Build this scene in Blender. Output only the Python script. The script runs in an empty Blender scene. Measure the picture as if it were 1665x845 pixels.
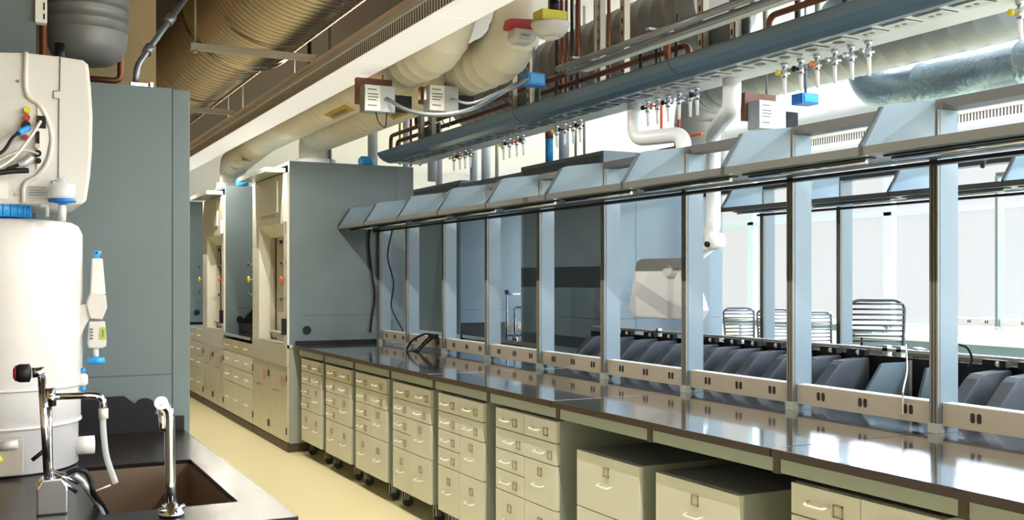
import bpy, bmesh, math, random
from mathutils import Vector, Matrix, Quaternion
random.seed(7)
PI = math.pi
S = bpy.context.scene
COL = S.collection

# ------------------------------------------------------------------ camera
FPX, VX, YH, EYE = 1683.0, -24.0, 453.0, 1.48
TH = math.atan((832.5 - VX) / FPX)
cs, sn = math.cos(TH), math.sin(TH)
cam = bpy.data.cameras.new('camera')
cam.sensor_fit = 'HORIZONTAL'; cam.sensor_width = 36.0
cam.lens = FPX * 36.0 / 1665.0
cam.shift_y = (YH - 422.5) / 1665.0
cam.clip_start = 0.05; cam.clip_end = 200
co = bpy.data.objects.new('camera', cam); COL.objects.link(co)
co.location = (0, 0, EYE); co.rotation_euler = (PI/2, 0, -TH)
S.camera = co

# ------------------------------------------------------------------ world, view
w = bpy.data.worlds.new('world'); S.world = w; w.use_nodes = True
bg = w.node_tree.nodes['Background']
bg.inputs[0].default_value = (0.75, 0.755, 0.765, 1); bg.inputs[1].default_value = 1.0
S.view_settings.view_transform = 'Standard'; S.view_settings.look = 'None'
S.view_settings.exposure = 0.0; S.view_settings.gamma = 1.0
S.view_settings.use_curve_mapping = False
try:
    S.cycles.max_bounces = 8; S.cycles.diffuse_bounces = 5; S.cycles.glossy_bounces = 4
    S.cycles.sample_clamp_indirect = 6.0; S.cycles.caustics_reflective = False
    S.cycles.use_denoising = True
except Exception:
    pass

def area(name, loc, rot, sx, sy, power, col):
    l = bpy.data.lights.new(name, 'AREA'); l.shape = 'RECTANGLE'; l.size = sx; l.size_y = sy
    l.energy = power; l.color = col
    o = bpy.data.objects.new(name, l); COL.objects.link(o); o.location = loc; o.rotation_euler = rot
    return o
WARM = (1.0, 0.76, 0.50)
COOL = (0.64, 0.79, 1.0)
# daylight: the bright sky above the street, seen only by the room through its windows
area('sky_light', (14.5, 5, 5.6), (0, math.radians(68), 0), 3.4, 22, 14000, COOL)
# unseen lamps behind the camera: the aisle's own, then an added cool fill
area('unseen_rear_lamp', (0.9, -1.6, 3.3), (0, 0, 0), 1.6, 1.6, 55, (1.0, 0.93, 0.86))
area('unseen_rear_lamp', (7.4, -1.9, 3.5), (0, 0, 0), 6.5, 3.4, 900, (0.68, 0.82, 1.0))  # added for window-cool light on camera-facing sides; no fixture there

# ------------------------------------------------------------------ materials
def mat(name, col, rough=0.5, metal=0.0, spec=0.5, noise=0.0, nscale=6.0, bump=0.0, bscale=40.0, emit=None, estr=0.0, alpha=1.0, trans=0.0, coat=0.0):
    m = bpy.data.materials.new(name); m.use_nodes = True
    nt = m.node_tree; b = nt.nodes['Principled BSDF']
    b.inputs['Base Color'].default_value = (*col, 1)
    b.inputs['Roughness'].default_value = rough; b.inputs['Metallic'].default_value = metal
    b.inputs['Specular IOR Level'].default_value = spec
    if coat: b.inputs['Coat Weight'].default_value = coat
    if trans: b.inputs['Transmission Weight'].default_value = trans
    if alpha < 1: b.inputs['Alpha'].default_value = alpha
    if emit: b.inputs['Emission Color'].default_value = (*emit, 1); b.inputs['Emission Strength'].default_value = estr
    tc = nt.nodes.new('ShaderNodeTexCoord')
    n = nt.nodes.new('ShaderNodeTexNoise'); n.inputs['Scale'].default_value = nscale; n.inputs['Detail'].default_value = 4
    nt.links.new(tc.outputs['Object'], n.inputs['Vector'])
    if noise > 0:
        mx = nt.nodes.new('ShaderNodeMix'); mx.data_type = 'RGBA'
        mx.inputs['A'].default_value = (*[c*(1-noise) for c in col], 1)
        mx.inputs['B'].default_value = (*[min(1, c*(1+noise)) for c in col], 1)
        nt.links.new(n.outputs['Fac'], mx.inputs['Factor']); nt.links.new(mx.outputs['Result'], b.inputs['Base Color'])
    if bump > 0:
        n2 = nt.nodes.new('ShaderNodeTexNoise'); n2.inputs['Scale'].default_value = bscale
        nt.links.new(tc.outputs['Object'], n2.inputs['Vector'])
        bp = nt.nodes.new('ShaderNodeBump'); bp.inputs['Strength'].default_value = bump; bp.inputs['Distance'].default_value = 0.01
        nt.links.new(n2.outputs['Fac'], bp.inputs['Height']); nt.links.new(bp.outputs['Normal'], b.inputs['Normal'])
    return m
M = {}
M['slate'] = mat('slate_paint', (0.125, 0.165, 0.175), 0.42, noise=0.04, nscale=3)
M['lip'] = mat('grey_lip', (0.088, 0.09, 0.082), 0.4)
M['header'] = mat('dark_header', (0.042, 0.045, 0.044), 0.45)
M['channel'] = mat('channel_paint', (0.17, 0.165, 0.145), 0.4)
M['dkedge'] = mat('dark_slate_edge', (0.03, 0.04, 0.045), 0.4)
M['slate_light'] = mat('pale_and_lit_slate', (0.155, 0.21, 0.25), 0.38, noise=0.03, nscale=3)
M['slate_shaded'] = mat('slate_paint_in_shade', (0.075, 0.112, 0.135), 0.4, noise=0.03)  # hood slate with the shade of its back side put into the colour
M['post'] = mat('post_paint', (0.155, 0.21, 0.25), 0.36, noise=0.03)
M['carrier'] = mat('carrier_paint', (0.075, 0.125, 0.19), 0.25, noise=0.05, nscale=3)
M['sage'] = mat('sage_paint', (0.335, 0.375, 0.345), 0.40, noise=0.03)
M['cream'] = mat('cream_paint', (0.70, 0.70, 0.63), 0.38, noise=0.03, nscale=4)
M['handle'] = mat('handle_metal', (0.85, 0.83, 0.78), 0.25, metal=0.2)
M['holder'] = mat('label_frame', (0.42, 0.36, 0.26), 0.4, metal=0.5)
M['card'] = mat('label_card', (0.66, 0.63, 0.52), 0.7)
M['epoxy'] = mat('black_worktop', (0.022, 0.017, 0.015), 0.16, spec=0.8, noise=0.25, nscale=14, coat=1.0)
M['epoxy'].node_tree.nodes['Principled BSDF'].inputs['Coat IOR'].default_value = 1.9
M['epoxy'].node_tree.nodes['Principled BSDF'].inputs['Coat Roughness'].default_value = 0.06
M['counter'] = mat('dark_counter', (0.014, 0.009, 0.008), 0.25, spec=0.22, noise=0.25, nscale=14)
M['epoxy_edge'] = mat('worktop_edge', (0.045, 0.025, 0.018), 0.3)
M['black'] = mat('black_plastic', (0.008, 0.008, 0.010), 0.45, spec=0.25)
M['brown'] = mat('brown_upright', (0.075, 0.045, 0.033), 0.5)
M['rail'] = mat('beige_outlet_rail', (0.36, 0.325, 0.265), 0.42, noise=0.02)
M['railtop'] = mat('rail_cap', (0.6, 0.6, 0.6), 0.35)
M['socket'] = mat('socket_brown', (0.018, 0.010, 0.008), 0.5)
M['white'] = mat('white_plastic', (0.66, 0.64, 0.62), 0.38, noise=0.015)
M['tank'] = mat('milky_tank', (0.74, 0.71, 0.69), 0.35, noise=0.015)
M['pvc'] = mat('white_pipe', (0.74, 0.76, 0.80), 0.35)
M['ductpaint'] = mat('cream_duct', (0.80, 0.75, 0.63), 0.38, noise=0.03, bump=0.05, bscale=8)
M['ductgrey'] = mat('grey_duct', (0.26, 0.26, 0.26), 0.42, metal=0.2, noise=0.04)
M['galv'] = mat('galvanised_steel', (0.42, 0.355, 0.275), 0.26, metal=1.0, noise=0.12, nscale=9, bump=0.04, bscale=20)
M['foil'] = mat('foil_wrap', (0.22, 0.30, 0.36), 0.28, metal=0.6, noise=0.15, nscale=12, bump=0.9, bscale=26)
M['steel'] = mat('stainless', (0.66, 0.63, 0.53), 0.28, metal=0.4, noise=0.05, nscale=5)
M['chrome'] = mat('chrome', (0.70, 0.73, 0.82), 0.08, metal=1.0)
M['sinksteel'] = mat('sink_steel', (0.30, 0.22, 0.16), 0.35, metal=0.8, noise=0.08)
M['copper'] = mat('copper_pipe', (0.20, 0.072, 0.038), 0.38, metal=0.6, noise=0.2, nscale=5)
M['blackpipe'] = mat('black_pipe', (0.035, 0.02, 0.018), 0.45)
M['strut'] = mat('beige_strut', (0.50, 0.45, 0.38), 0.45, metal=0.3)
M['conduit'] = mat('conduit', (0.24, 0.26, 0.29), 0.32, metal=0.6)
M['blue'] = mat('blue_plastic', (0.01, 0.18, 0.62), 0.35)
M['bluedark'] = mat('dark_blue_paint', (0.02, 0.08, 0.28), 0.3)
M['cyan'] = mat('cyan_plastic', (0.03, 0.33, 0.78), 0.35)
M['red'] = mat('red_paint', (0.42, 0.02, 0.025), 0.4)
M['orange'] = mat('orange_plastic', (0.75, 0.12, 0.03), 0.4)
M['yellow'] = mat('yellow_paint', (0.62, 0.56, 0.02), 0.4)
M['green'] = mat('green_plastic', (0.02, 0.10, 0.06), 0.4)
M['lime'] = mat('lime_sticker', (0.45, 0.52, 0.05), 0.5)
M['wood'] = mat('brown_board', (0.16, 0.06, 0.03), 0.6, noise=0.15)
M['wall'] = mat('wall_paint', (0.83, 0.79, 0.81), 0.8)
M['tan'] = mat('tan_plaster', (0.40, 0.29, 0.155), 0.8, noise=0.05, nscale=2)
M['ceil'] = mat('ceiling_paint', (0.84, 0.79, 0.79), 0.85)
M['ceildim'] = mat('dim_lit_ceiling', (0.10, 0.068, 0.042), 0.85, noise=0.06, nscale=2)  # dim warm lamplight on the left ceiling is put into this colour
M['floor'] = mat('yellow_resin_floor', (0.86, 0.78, 0.47), 0.30, noise=0.04, nscale=2)
M['lamp'] = mat('lamp_diffuser', (0.7, 0.7, 0.68), 0.5, emit=(1.0, 0.965, 0.92), estr=0.50)
M['lampbody'] = mat('lamp_body', (0.15, 0.13, 0.12), 0.5)
M['glass'] = mat('window_glass', (0.95, 1, 1), 0.0, alpha=0.06)
M['frame'] = mat('window_frame', (0.52, 0.66, 0.72), 0.4)
M['paper'] = mat('paper_label', (0.82, 0.80, 0.78), 0.6)
M['ink'] = mat('ink_grey', (0.16, 0.16, 0.18), 0.6)
M['binplastic'] = mat('dark_grey_felt', (0.085, 0.095, 0.115), 0.5, noise=0.1, nscale=8)
M['chair'] = mat('chair_black', (0.02, 0.02, 0.03), 0.4)
M['clear'] = mat('clear_tube', (0.80, 0.84, 0.86), 0.2, alpha=0.55)
M['tabletop'] = mat('white_tabletop', (0.75, 0.78, 0.80), 0.3)
M['rubber'] = mat('rubber', (0.05, 0.045, 0.04), 0.6)
M['sash'] = mat('hood_liner', (0.60, 0.56, 0.47), 0.5)
M['navy'] = mat('navy_cabinet', (0.035, 0.065, 0.12), 0.35)

# ------------------------------------------------------------------ mesh helpers
def V(*a): return Vector(a)
class B:
    """collects shapes in one bmesh"""
    def __init__(s): s.bm = bmesh.new(); s.smooth = False
    def box(s, x0, x1, y0, y1, z0, z1, bev=0.0):
        t = bmesh.new()
        vs = [t.verts.new((x, y, z)) for x in (x0, x1) for y in (y0, y1) for z in (z0, z1)]
        for f in ((0,1,3,2),(4,6,7,5),(0,4,5,1),(2,3,7,6),(0,2,6,4),(1,5,7,3)): t.faces.new([vs[i] for i in f])
        bmesh.ops.recalc_face_normals(t, faces=t.faces)
        if bev > 0: bmesh.ops.bevel(t, geom=list(t.edges), offset=bev, segments=2, affect='EDGES', profile=0.7)
        s.merge(t); return s
    def merge(s, t, mtx=None):
        if mtx is not None: t.transform(mtx)
        me = bpy.data.meshes.new('tmp'); t.to_mesh(me); t.free(); s.bm.from_mesh(me); bpy.data.meshes.remove(me)
    def prism(s, pts, axis, a, b, bev=0.0):
        """pts 2-D polygon; axis 'x': (y,z) 'y': (x,z) 'z': (x,y); from a to b"""
        t = bmesh.new()
        def mk(p, h):
            return {'x': (h, p[0], p[1]), 'y': (p[0], h, p[1]), 'z': (p[0], p[1], h)}[axis]
        v0 = [t.verts.new(mk(p, a)) for p in pts]; v1 = [t.verts.new(mk(p, b)) for p in pts]
        t.faces.new(v0); t.faces.new(v1[::-1])
        n = len(pts)
        for i in range(n): t.faces.new((v0[i], v1[i], v1[(i+1) % n], v0[(i+1) % n]))
        bmesh.ops.recalc_face_normals(t, faces=t.faces)
        if bev > 0: bmesh.ops.bevel(t, geom=list(t.edges), offset=bev, segments=2, affect='EDGES', profile=0.7)
        s.merge(t); return s
    def tube(s, path, r, seg=12, caps=True, closed=False):
        pts = [Vector(p) for p in path]; n = len(pts)
        rs = r if isinstance(r, (list, tuple)) else [r]*n
        t = bmesh.new(); rings = []
        def tang(i):
            a = pts[max(0, i-1)]; b = pts[min(n-1, i+1)]
            d = b - a
            return d.normalized() if d.length > 1e-9 else Vector((0, 0, 1))
        T = tang(0); up = Vector((0, 0, 1)) if abs(T.z) < .9 else Vector((1, 0, 0))
        N = (up - T*up.dot(T)).normalized()
        for i in range(n):
            T2 = tang(i); q = T.rotation_difference(T2); N = q @ N; N = (N - T2*N.dot(T2)).normalized(); T = T2
            Bn = T.cross(N)
            rings.append([t.verts.new(pts[i] + (N*math.cos(2*PI*k/seg) + Bn*math.sin(2*PI*k/seg))*rs[i]) for k in range(seg)])
        for i in range(n-1):
            for k in range(seg):
                f = t.faces.new((rings[i][k], rings[i][(k+1) % seg], rings[i+1][(k+1) % seg], rings[i+1][k])); f.smooth = True
        if caps:
            t.faces.new(rings[0][::-1]); t.faces.new(rings[-1])
        bmesh.ops.recalc_face_normals(t, faces=t.faces)
        s.merge(t); return s
    def cyl(s, a, b, r, seg=16): return s.tube([a, b], r, seg)
    def lathe(s, prof, o=(0, 0, 0), axis='z', seg=24):
        """prof: list of (r, h)"""
        d = {'x': V(1,0,0), 'y': V(0,1,0), 'z': V(0,0,1)}[axis]
        t = bmesh.new(); rings = []
        a = V(0,1,0) if axis == 'x' else V(1,0,0); b = d.cross(a)
        for r, h in prof:
            r = max(r, 1e-4)
            rings.append([t.verts.new(Vector(o) + d*h + (a*math.cos(2*PI*k/seg) + b*math.sin(2*PI*k/seg))*r) for k in range(seg)])
        for i in range(len(rings)-1):
            for k in range(seg):
                f = t.faces.new((rings[i][k], rings[i][(k+1) % seg], rings[i+1][(k+1) % seg], rings[i+1][k])); f.smooth = True
        t.faces.new(rings[0][::-1]); t.faces.new(rings[-1])
        bmesh.ops.recalc_face_normals(t, faces=t.faces)
        s.merge(t); return s
    def xf(s, mtx): s.bm.transform(mtx); return s
    def obj(s, name, m, parent=None):
        me = bpy.data.meshes.new(name); s.bm.to_mesh(me); s.bm.free(); me.materials.append(M[m] if isinstance(m, str) else m)
        o = bpy.data.objects.new(name, me); COL.objects.link(o)
        if parent is not None:
            o.parent = parent
            o.matrix_parent_inverse = Matrix.Identity(4)
            if parent.type == 'EMPTY' or parent.type == 'MESH':
                # meshes are written in world space unless the parent is placed at its base
                off = world_off(parent)
                if off.length > 0: me.transform(Matrix.Translation(-off))
        return o
def world_off(o):
    v = Vector((0, 0, 0))
    while o is not None: v = v + Vector(o.location); o = o.parent
    return v
def tag(o, label, cat, group=None):
    o['label'] = label; o['category'] = cat
    if group: o['group'] = group
    return o
def thing(name, label, cat, loc=(0, 0, 0), group=None):
    o = bpy.data.objects.new(name, None); COL.objects.link(o); o.location = loc; o.empty_display_size = 0.1
    return tag(o, label, cat, group)
def struct(o): o['kind'] = 'structure'; return o
def fillet(pts, r, n=7):
    pts = [Vector(p) for p in pts]; out = [pts[0]]
    for i in range(1, len(pts)-1):
        p = pts[i]; a = (pts[i-1]-p); b = (pts[i+1]-p)
        d = min(r, a.length*.49, b.length*.49)
        A = p + a.normalized()*d; Bq = p + b.normalized()*d
        for k in range(n+1):
            t = k/n; out.append(A*(1-t)**2 + p*2*t*(1-t) + Bq*t*t)
    out.append(pts[-1]); return out
def spline(pts, n=10):
    P = [Vector(p) for p in pts]; P = [P[0]*2-P[1]] + P + [P[-1]*2-P[-2]]; out = []
    for i in range(1, len(P)-2):
        a, b, c, d = P[i-1:i+3]
        for k in range(n):
            t = k/n
            out.append(0.5*((2*b)+(c-a)*t+(2*a-5*b+4*c-d)*t*t+(3*b-a-3*c+d)*t**3))
    out.append(P[-2]); return out
def dup(root, dx, dy, dz, label=None, group=None):
    r = root.copy(); COL.objects.link(r); r.location = Vector(root.location) + Vector((dx, dy, dz))
    if label: r['label'] = label
    if group: r['group'] = group
    for ch in [c for c in bpy.data.objects if c.parent == root]:
        c = ch.copy(); COL.objects.link(c); c.parent = r
        for g in [k for k in bpy.data.objects if k.parent == ch]:
            d = g.copy(); COL.objects.link(d); d.parent = c
    return r
def ribbed(path_pts, r, pitch, ridge, wid=0.012):
    """stations + radii along a dense path, with raised seams every pitch"""
    pts = [Vector(p) for p in path_pts]
    L = [0]
    for i in range(1, len(pts)): L.append(L[-1] + (pts[i]-pts[i-1]).length)
    tot = L[-1]
    def at(s):
        s = max(0, min(tot, s))
        for i in range(1, len(L)):
            if s <= L[i] + 1e-9:
                t = (s-L[i-1])/max(1e-9, L[i]-L[i-1]); return pts[i-1].lerp(pts[i], t)
        return pts[-1]
    st = []
    s = pitch
    st.append((0, r))
    while s < tot - pitch*.5:
        st += [(s-wid, r), (s-wid*.3, r+ridge), (s+wid*.3, r+ridge), (s+wid, r)]
        s += pitch
    st.append((tot, r))
    # add intermediate stations for curves
    extra = [(l, r) for l in L if all(abs(l-q[0]) > 0.02 for q in st)]
    st = sorted(st + extra)
    return [at(q[0]) for q in st], [q[1] for q in st]

# ------------------------------------------------------------------ room shell
CZ = 3.9
struct(B().box(-1.6, 11.2, -4, 22, -0.12, 0.0).obj('floor', 'floor'))
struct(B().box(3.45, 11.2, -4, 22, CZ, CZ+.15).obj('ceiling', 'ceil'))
struct(B().box(-1.6, 3.45, -4, 22, CZ, CZ+.15).obj('ceiling_left', 'ceildim'))
struct(B().box(-1.75, -1.6, -4, 22, 0, CZ).obj('wall_left', 'tan'))
struct(B().box(-1.75, 11.2, 22, 22.15, 0, CZ).obj('wall_far', 'wall'))
struct(B().box(-1.75, 11.2, -4.15, -4, 0, CZ).obj('wall_back', 'wall'))
# window wall on the right: sill, head and eight tall windows
struct(B().box(11.2, 11.4, -4, 22, 0, 0.80).box(11.2, 11.4, -4, 22, 3.72, CZ).obj('wall_right', 'wall'))
for i in range(9):
    y0 = -4 + i*2.9; y1 = min(22, y0+2.9)
    f = B()
    f.box(11.22, 11.32, y0, y0+.07, .8, 3.72); f.box(11.22, 11.32, y1-.07, y1, .8, 3.72)
    f.box(11.22, 11.32, y0, y1, .8, .86); f.box(11.22, 11.32, y0, y1, 3.66, 3.72)
    f.box(11.22, 11.32, y0, y1, 2.36, 2.41)
    wn = struct(f.obj('window_%d' % (i+1), 'frame'))
    B().box(11.262, 11.268, y0+.07, y1-.07, .86, 3.66).obj('pane', 'glass', wn)

# column of tan plaster behind the left hood
struct(B().box(-0.52, 0.688, 4.9, 5.4, 2.21, CZ).obj('trim_1', 'tan'))

# ------------------------------------------------------------------ near bench: frame, worktops
BF = 2.36          # bench front X
T0 = 0.884; T1 = 0.914
PY = [2.69 + 0.7435*k for k in range(-3, 9)]          # uprights of the frame under the worktop
fr = thing('drawer_bench', 'long sage and brown frame carrying the black worktop of the drawer bench', 'bench', (2.4, 0.5, 0))
for i, y in enumerate(PY):
    if y > 8.7: break
    B().box(BF+.002, BF+.03, y-.016, y+.016, T0-.056, T0-.001).obj('upright', 'brown', fr)
    B().box(2.94, 3.0, y-.016, y+.016, 0.0, T0-.001).obj('leg', 'brown', fr)
    y2 = min(PY[i+1] if i+1 < len(PY) else 8.70, 8.70)
    if y2 - y > .1: B().box(BF+.006, BF+.026, y+.017, y2-.017, T0-.052, T0-.001).obj('apron', 'sage', fr)
B().box(3.02, 3.05, .45, 8.70, .10, T0-.001).obj('back_panel', 'navy', fr)
seams = [0.46, 2.69, 4.2, 5.7, 7.2, 8.715]
wl = ['nearest black worktop slab at the right edge, before the first dark joint',
      'black worktop slab between the two dark joints, mirroring the bright windows',
      'black worktop slab just beyond the second joint, above the two tallest drawer pedestals',
      'black worktop slab mirroring the outlet rails halfway along the bench',
      'farthest black worktop slab ending at the fume hood side, under the loose black plug']
for i in range(5):
    a, b = seams[i], seams[i+1]
    w_ = B().box(BF-.02, 3.93, a+.003, b-.003, T0, T1, bev=.002).obj('worktop', 'epoxy'); tag(w_, wl[i], 'worktop')
    B().box(BF-.022, BF-.0195, a+.004, b-.004, T0+.001, T1-.001).obj('edge_band', 'epoxy_edge', w_)

# ------------------------------------------------------------------ drawer cabinets
def wire_handle(y, z, x, wy=.10, out=.028, r=.0042):
    return B().tube(fillet([(x, y-wy/2, z), (x-out, y-wy/2+.006, z-.006), (x-out, y+wy/2-.006, z-.006), (x, y+wy/2, z)], .012, 4), r, 8)
def holder(y, z, x, sy=.05, sz=.045):
    t = .0045
    return B().box(x-.004, x, y-sy/2, y+sy/2, z-sz/2, z-sz/2+t).box(x-.004, x, y-sy/2, y+sy/2, z+sz/2-t, z+sz/2)\
        .box(x-.004, x, y-sy/2, y-sy/2+t, z-sz/2, z+sz/2).box(x-.004, x, y+sy/2-t, y+sy/2, z-sz/2, z+sz/2)
def cabinet(y0, y1, z0, z1, layout, label, xf=2.372, depth=.55, name='drawer_cabinet', casters=True, group=None, label_side=True):
    """layout: list of (u0,u1,v0,v1) drawer cells, u from far(0) to near(1), v from top(0) to bottom(1)"""
    t = thing(name, label, 'drawer cabinet' if name == 'drawer_cabinet' else 'file cabinet', ((xf+xf+depth)/2, (y0+y1)/2, 0), group)
    B().box(xf+.022, xf+depth, y0, y1, z0, z1, bev=.003).obj('body', 'sage', t)
    H = z1 - z0; W = y1 - y0
    for (u0, u1, v0, v1) in layout:
        ya = y1 - u1*W; yb = y1 - u0*W; za = z1 - v1*H; zb = z1 - v0*H
        g = .0022
        d = B().box(xf, xf+.021, ya+g, yb-g, za+g, zb-g, bev=.0025).obj('drawer', 'cream', t)
        wide = (u1-u0) > .9
        tall = (v1-v0) > .22
        spots = [(.27,), (.77,)] if (wide and name == 'drawer_cabinet') else [(.5 if wide or tall else .42,)]
        for (c,) in spots:
            yc = yb - c*(yb-ya)
            if name == 'file_cabinet': hz = za + (zb-za)*.52; hy = yc; lz = hz + .055; ly = hy
            elif tall: hz = za + (zb-za)*.48; hy = yc; lz = hz+.06; ly = yc
            else: hz = (za+zb)/2; hy = yc; lz = hz-.008; ly = yc-.085
            wire_handle(hy, hz, xf, .095).obj('handle', 'handle', d)
            holder(ly, lz, xf, .042, .040).obj('label_holder', 'holder', d)
            B().box(xf-.0015, xf, ly-.016, ly+.016, lz-.015, lz+.015).obj('label_card', 'card', d)
    if casters:
        for (cx, cy) in ((xf+.07, y1-.06), (xf+.07, y0+.06), (xf+depth-.07, y1-.06), (xf+depth-.07, y0+.06)):
            c = B().box(cx-.02, cx+.02, cy-.022, cy+.022, z0-.012, z0).box(cx-.018, cx+.018, cy-.020, cy-.015, .045, z0-.01).box(cx-.018, cx+.018, cy+.015, cy+.020, .045, z0-.01).obj('caster', 'chrome', t)
            B().cyl((cx+.012, cy-.013, .034), (cx+.012, cy+.013, .034), .034, 16).obj('wheel', 'rubber', c)
    return t
s_ = .153; b1_ = 2*s_
def lay(kind):
    L = []
    if kind == 'a':   # small x4 + large | small x2, tall, large
        L = [(0,.5,i*s_,(i+1)*s_) for i in range(4)] + [(0,.5,4*s_,1)] + [(.5,1,0,s_), (.5,1,s_,2*s_), (.5,1,2*s_,4*s_), (.5,1,4*s_,1)]
    if kind == 'b':   # wide on top
        L = [(0,1,0,s_)] + [(0,.5,i*s_,(i+1)*s_) for i in (1,2,3)] + [(0,.5,4*s_,1)] + [(.5,1,s_,2*s_), (.5,1,2*s_,4*s_), (.5,1,4*s_,1)]
    if kind == 'c':   # pair, wide, then small x2 | tall, large pair
        L = [(0,.5,0,s_), (.5,1,0,s_), (0,1,s_,2*s_), (0,.5,2*s_,3*s_), (0,.5,3*s_,4*s_), (.5,1,2*s_,4*s_), (0,.5,4*s_,1), (.5,1,4*s_,1)]
    if kind == 'd':
        L = [(0,1,0,s_), (0,1,s_,2*s_), (0,.5,2*s_,3*s_), (0,.5,3*s_,4*s_), (.5,1,2*s_,4*s_), (0,.5,4*s_,1), (.5,1,4*s_,1)]
    return L
GR = 'drawer cabinets on wheels under the worktop'
cabinet(7.99, 8.57, .125, .815, lay('d'), 'farthest cream drawer cabinet, next to the steel-fronted hood base', group=GR)
cabinet(7.25, 7.87, .125, .815, lay('b'), 'second cream drawer cabinet counted from the hood base', group=GR)
cabinet(6.50, 7.14, .125, .815, lay('a'), 'third cream drawer cabinet from the hood base, above a visible caster', group=GR)
cabinet(5.735, 6.38, .125, .815, lay('b'), 'fourth cream drawer cabinet from the hood base, with one full-width top drawer', group=GR)
cabinet(5.0, 5.62, .125, .815, lay('a'), 'fifth cream drawer cabinet, with two rows of paired small drawers on top', group=GR)
cabinet(4.205, 4.85, .125, .815, lay('c'), 'cream drawer cabinet beside the open knee space, with a full-width second drawer', group=GR)
cabinet(3.52, 4.02, .10, .716, [(0,1,.0,.41), (0,1,.41,1)], 'lower cream file cabinet in the knee space, the farther of two', name='file_cabinet', group='low file cabinets in the knee space')
cabinet(2.89, 3.405, .10, .716, [(0,1,.0,.41), (0,1,.41,1)], 'lower cream file cabinet in the knee space, the nearer of two', name='file_cabinet', group='low file cabinets in the knee space')
cabinet(2.02, 2.63, .125, .812, lay('a'), 'cream drawer cabinet at the bottom right corner of the picture', group=GR)

# ------------------------------------------------------------------ racks (posts, header), outlet rails, shelves
def make_rack(X, ys, ztop, label, cat='rack', rail=True):
    t = thing('reagent_rack', label, cat, (X+.05, ys[0], T1))
    for y in ys:
        # slotted front channel
        p = B()
        z0 = T1 + .0005
        p.box(X, X+.012, y-.019, y-.011, z0, ztop); p.box(X, X+.012, y+.011, y+.019, z0, ztop)
        p.box(X+.010, X+.014, y-.012, y+.012, z0, ztop); p.box(X+.001, X+.012, y-.003, y+.003, z0, ztop)
        po = B().box(X+.0145, X+.107, y-.019, y+.019, z0, ztop).obj('post', 'post', t)
        p.obj('front_channel', 'channel', po)
        B().box(X-.003, X+.03, y-.024, y+.024, z0, z0+.035).obj('foot', 'sage', po)
    B().box(X+.015, X+.10, ys[0]-.5, ys[-1]+.02, ztop-.0, ztop+.038).obj('header_beam', 'header', t)
    return t
def outlet_rail(X, ya, yb, label, group, n=3, single=False, zz=.941):
    r = B().box(X, X+.05, ya, yb, zz, zz+.083, bev=.0015).obj('outlet_rail', 'rail')
    tag(r, label, 'outlet rail', group)
    B().box(X, X+.05, ya+.001, yb-.001, zz+.0832, zz+.0862).obj('top_cap', 'railtop', r)
    L = yb - ya
    for f in (.155, .475, .80)[:n]:
        y = ya + f*L; z = zz + .045
        pts = []
        s2 = B()
        for c in ((y-.0135), (y+.0135)):
            poly = [(c + .0095*math.cos(a), z + (.0085 if math.sin(a) > 0 else -.0085) + .0095*math.sin(a)) for a in [2*PI*k/16+.001 for k in range(16)]]
            s2.prism(poly, 'x', X-.0012, X)
        s2.obj('socket', 'socket', r)
    return r
posts = [2.683 + .762*k for k in range(8)] + [8.69]
RX = 3.1
allposts = [2.683 - .762*2, 2.683 - .762] + posts
make_rack(RX, allposts, 2.10, 'slate rack of slotted posts and header standing along the drawer bench')
names = ['at the right edge of the picture, nearest the camera', 'right of the widest post, second in view', 'third from the right edge', 'fourth from the right edge, above the dark second joint',
         'fifth from the right edge', 'sixth from the right edge', 'seventh from the right edge', 'eighth from the right edge', 'farthest one, partly behind the loose black cable', 'last short one beside the fume hood']
k = 0
rail_lab = ['beige outlet rail farthest to the right, cut by the picture edge',
 'beige outlet rail with a thin white cord hanging over its right sockets',
 'beige outlet rail between the second and third large posts from the right',
 'beige outlet rail above the left end of the second dark worktop joint',
 'beige outlet rail fourth bay from the right, in front of the first two grey bins',
 'beige outlet rail below the tiny sink faucets seen through the rack',
 'beige outlet rail just right of the black plug and cable',
 'beige outlet rail behind the loop of black cable',
 'farthest beige outlet rail, beside the hood side panel']
for i in range(9):
    a = allposts[1+i]; b = allposts[2+i]
    outlet_rail(RX+.02, a+.024, b-.024, rail_lab[i], 'outlet rails along the drawer bench')
# shelves
def shelf(X, xl, ya, yb, label, group, zl=1.912, mats=('slate_light', 'lip')):
    t = thing('reagent_shelf', label, 'shelf', (X-.15, (ya+yb)/2, zl), group)
    B().box(xl, xl+.008, ya+.001, yb-.001, zl, zl+.030).obj('lip', mats[1], t)
    B().box(xl+.0085, X-.001, ya+.001, yb-.001, zl+.004, zl+.010).obj('shelf_board', mats[0], t)
    B().tube([(xl+.10, ya+.06, zl-.012), (xl+.10, yb-.06, zl-.012)], .009, 10).obj('light_tube', 'chrome', t)
    B().box(xl+.085, xl+.115, ya+.03, yb-.03, zl-.002, zl+.003).box(X-.05, X-.005, ya+.0, yb-.0, zl-.020, zl-.006).obj('lamp_holder', 'black', t)
    dv = B().prism([(xl+.004, zl+.033), (xl+.10, zl+.172), (xl+.115, zl+.183), (xl+.14, zl+.190), (X-.003, zl+.221), (X-.003, zl+.012), (xl+.01, zl+.0115)], 'y', yb-.012, yb-.002).obj('divider', mats[0], t)
    B().prism([(xl-.003, zl+.002), (xl-.003, zl+.036), (xl+.094, zl+.176), (xl+.104, zl+.176), (xl+.012, zl+.034), (xl+.012, zl+.002)], 'y', yb-.016, yb+.0).obj('divider_edge', 'dkedge', dv)
    return t
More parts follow.
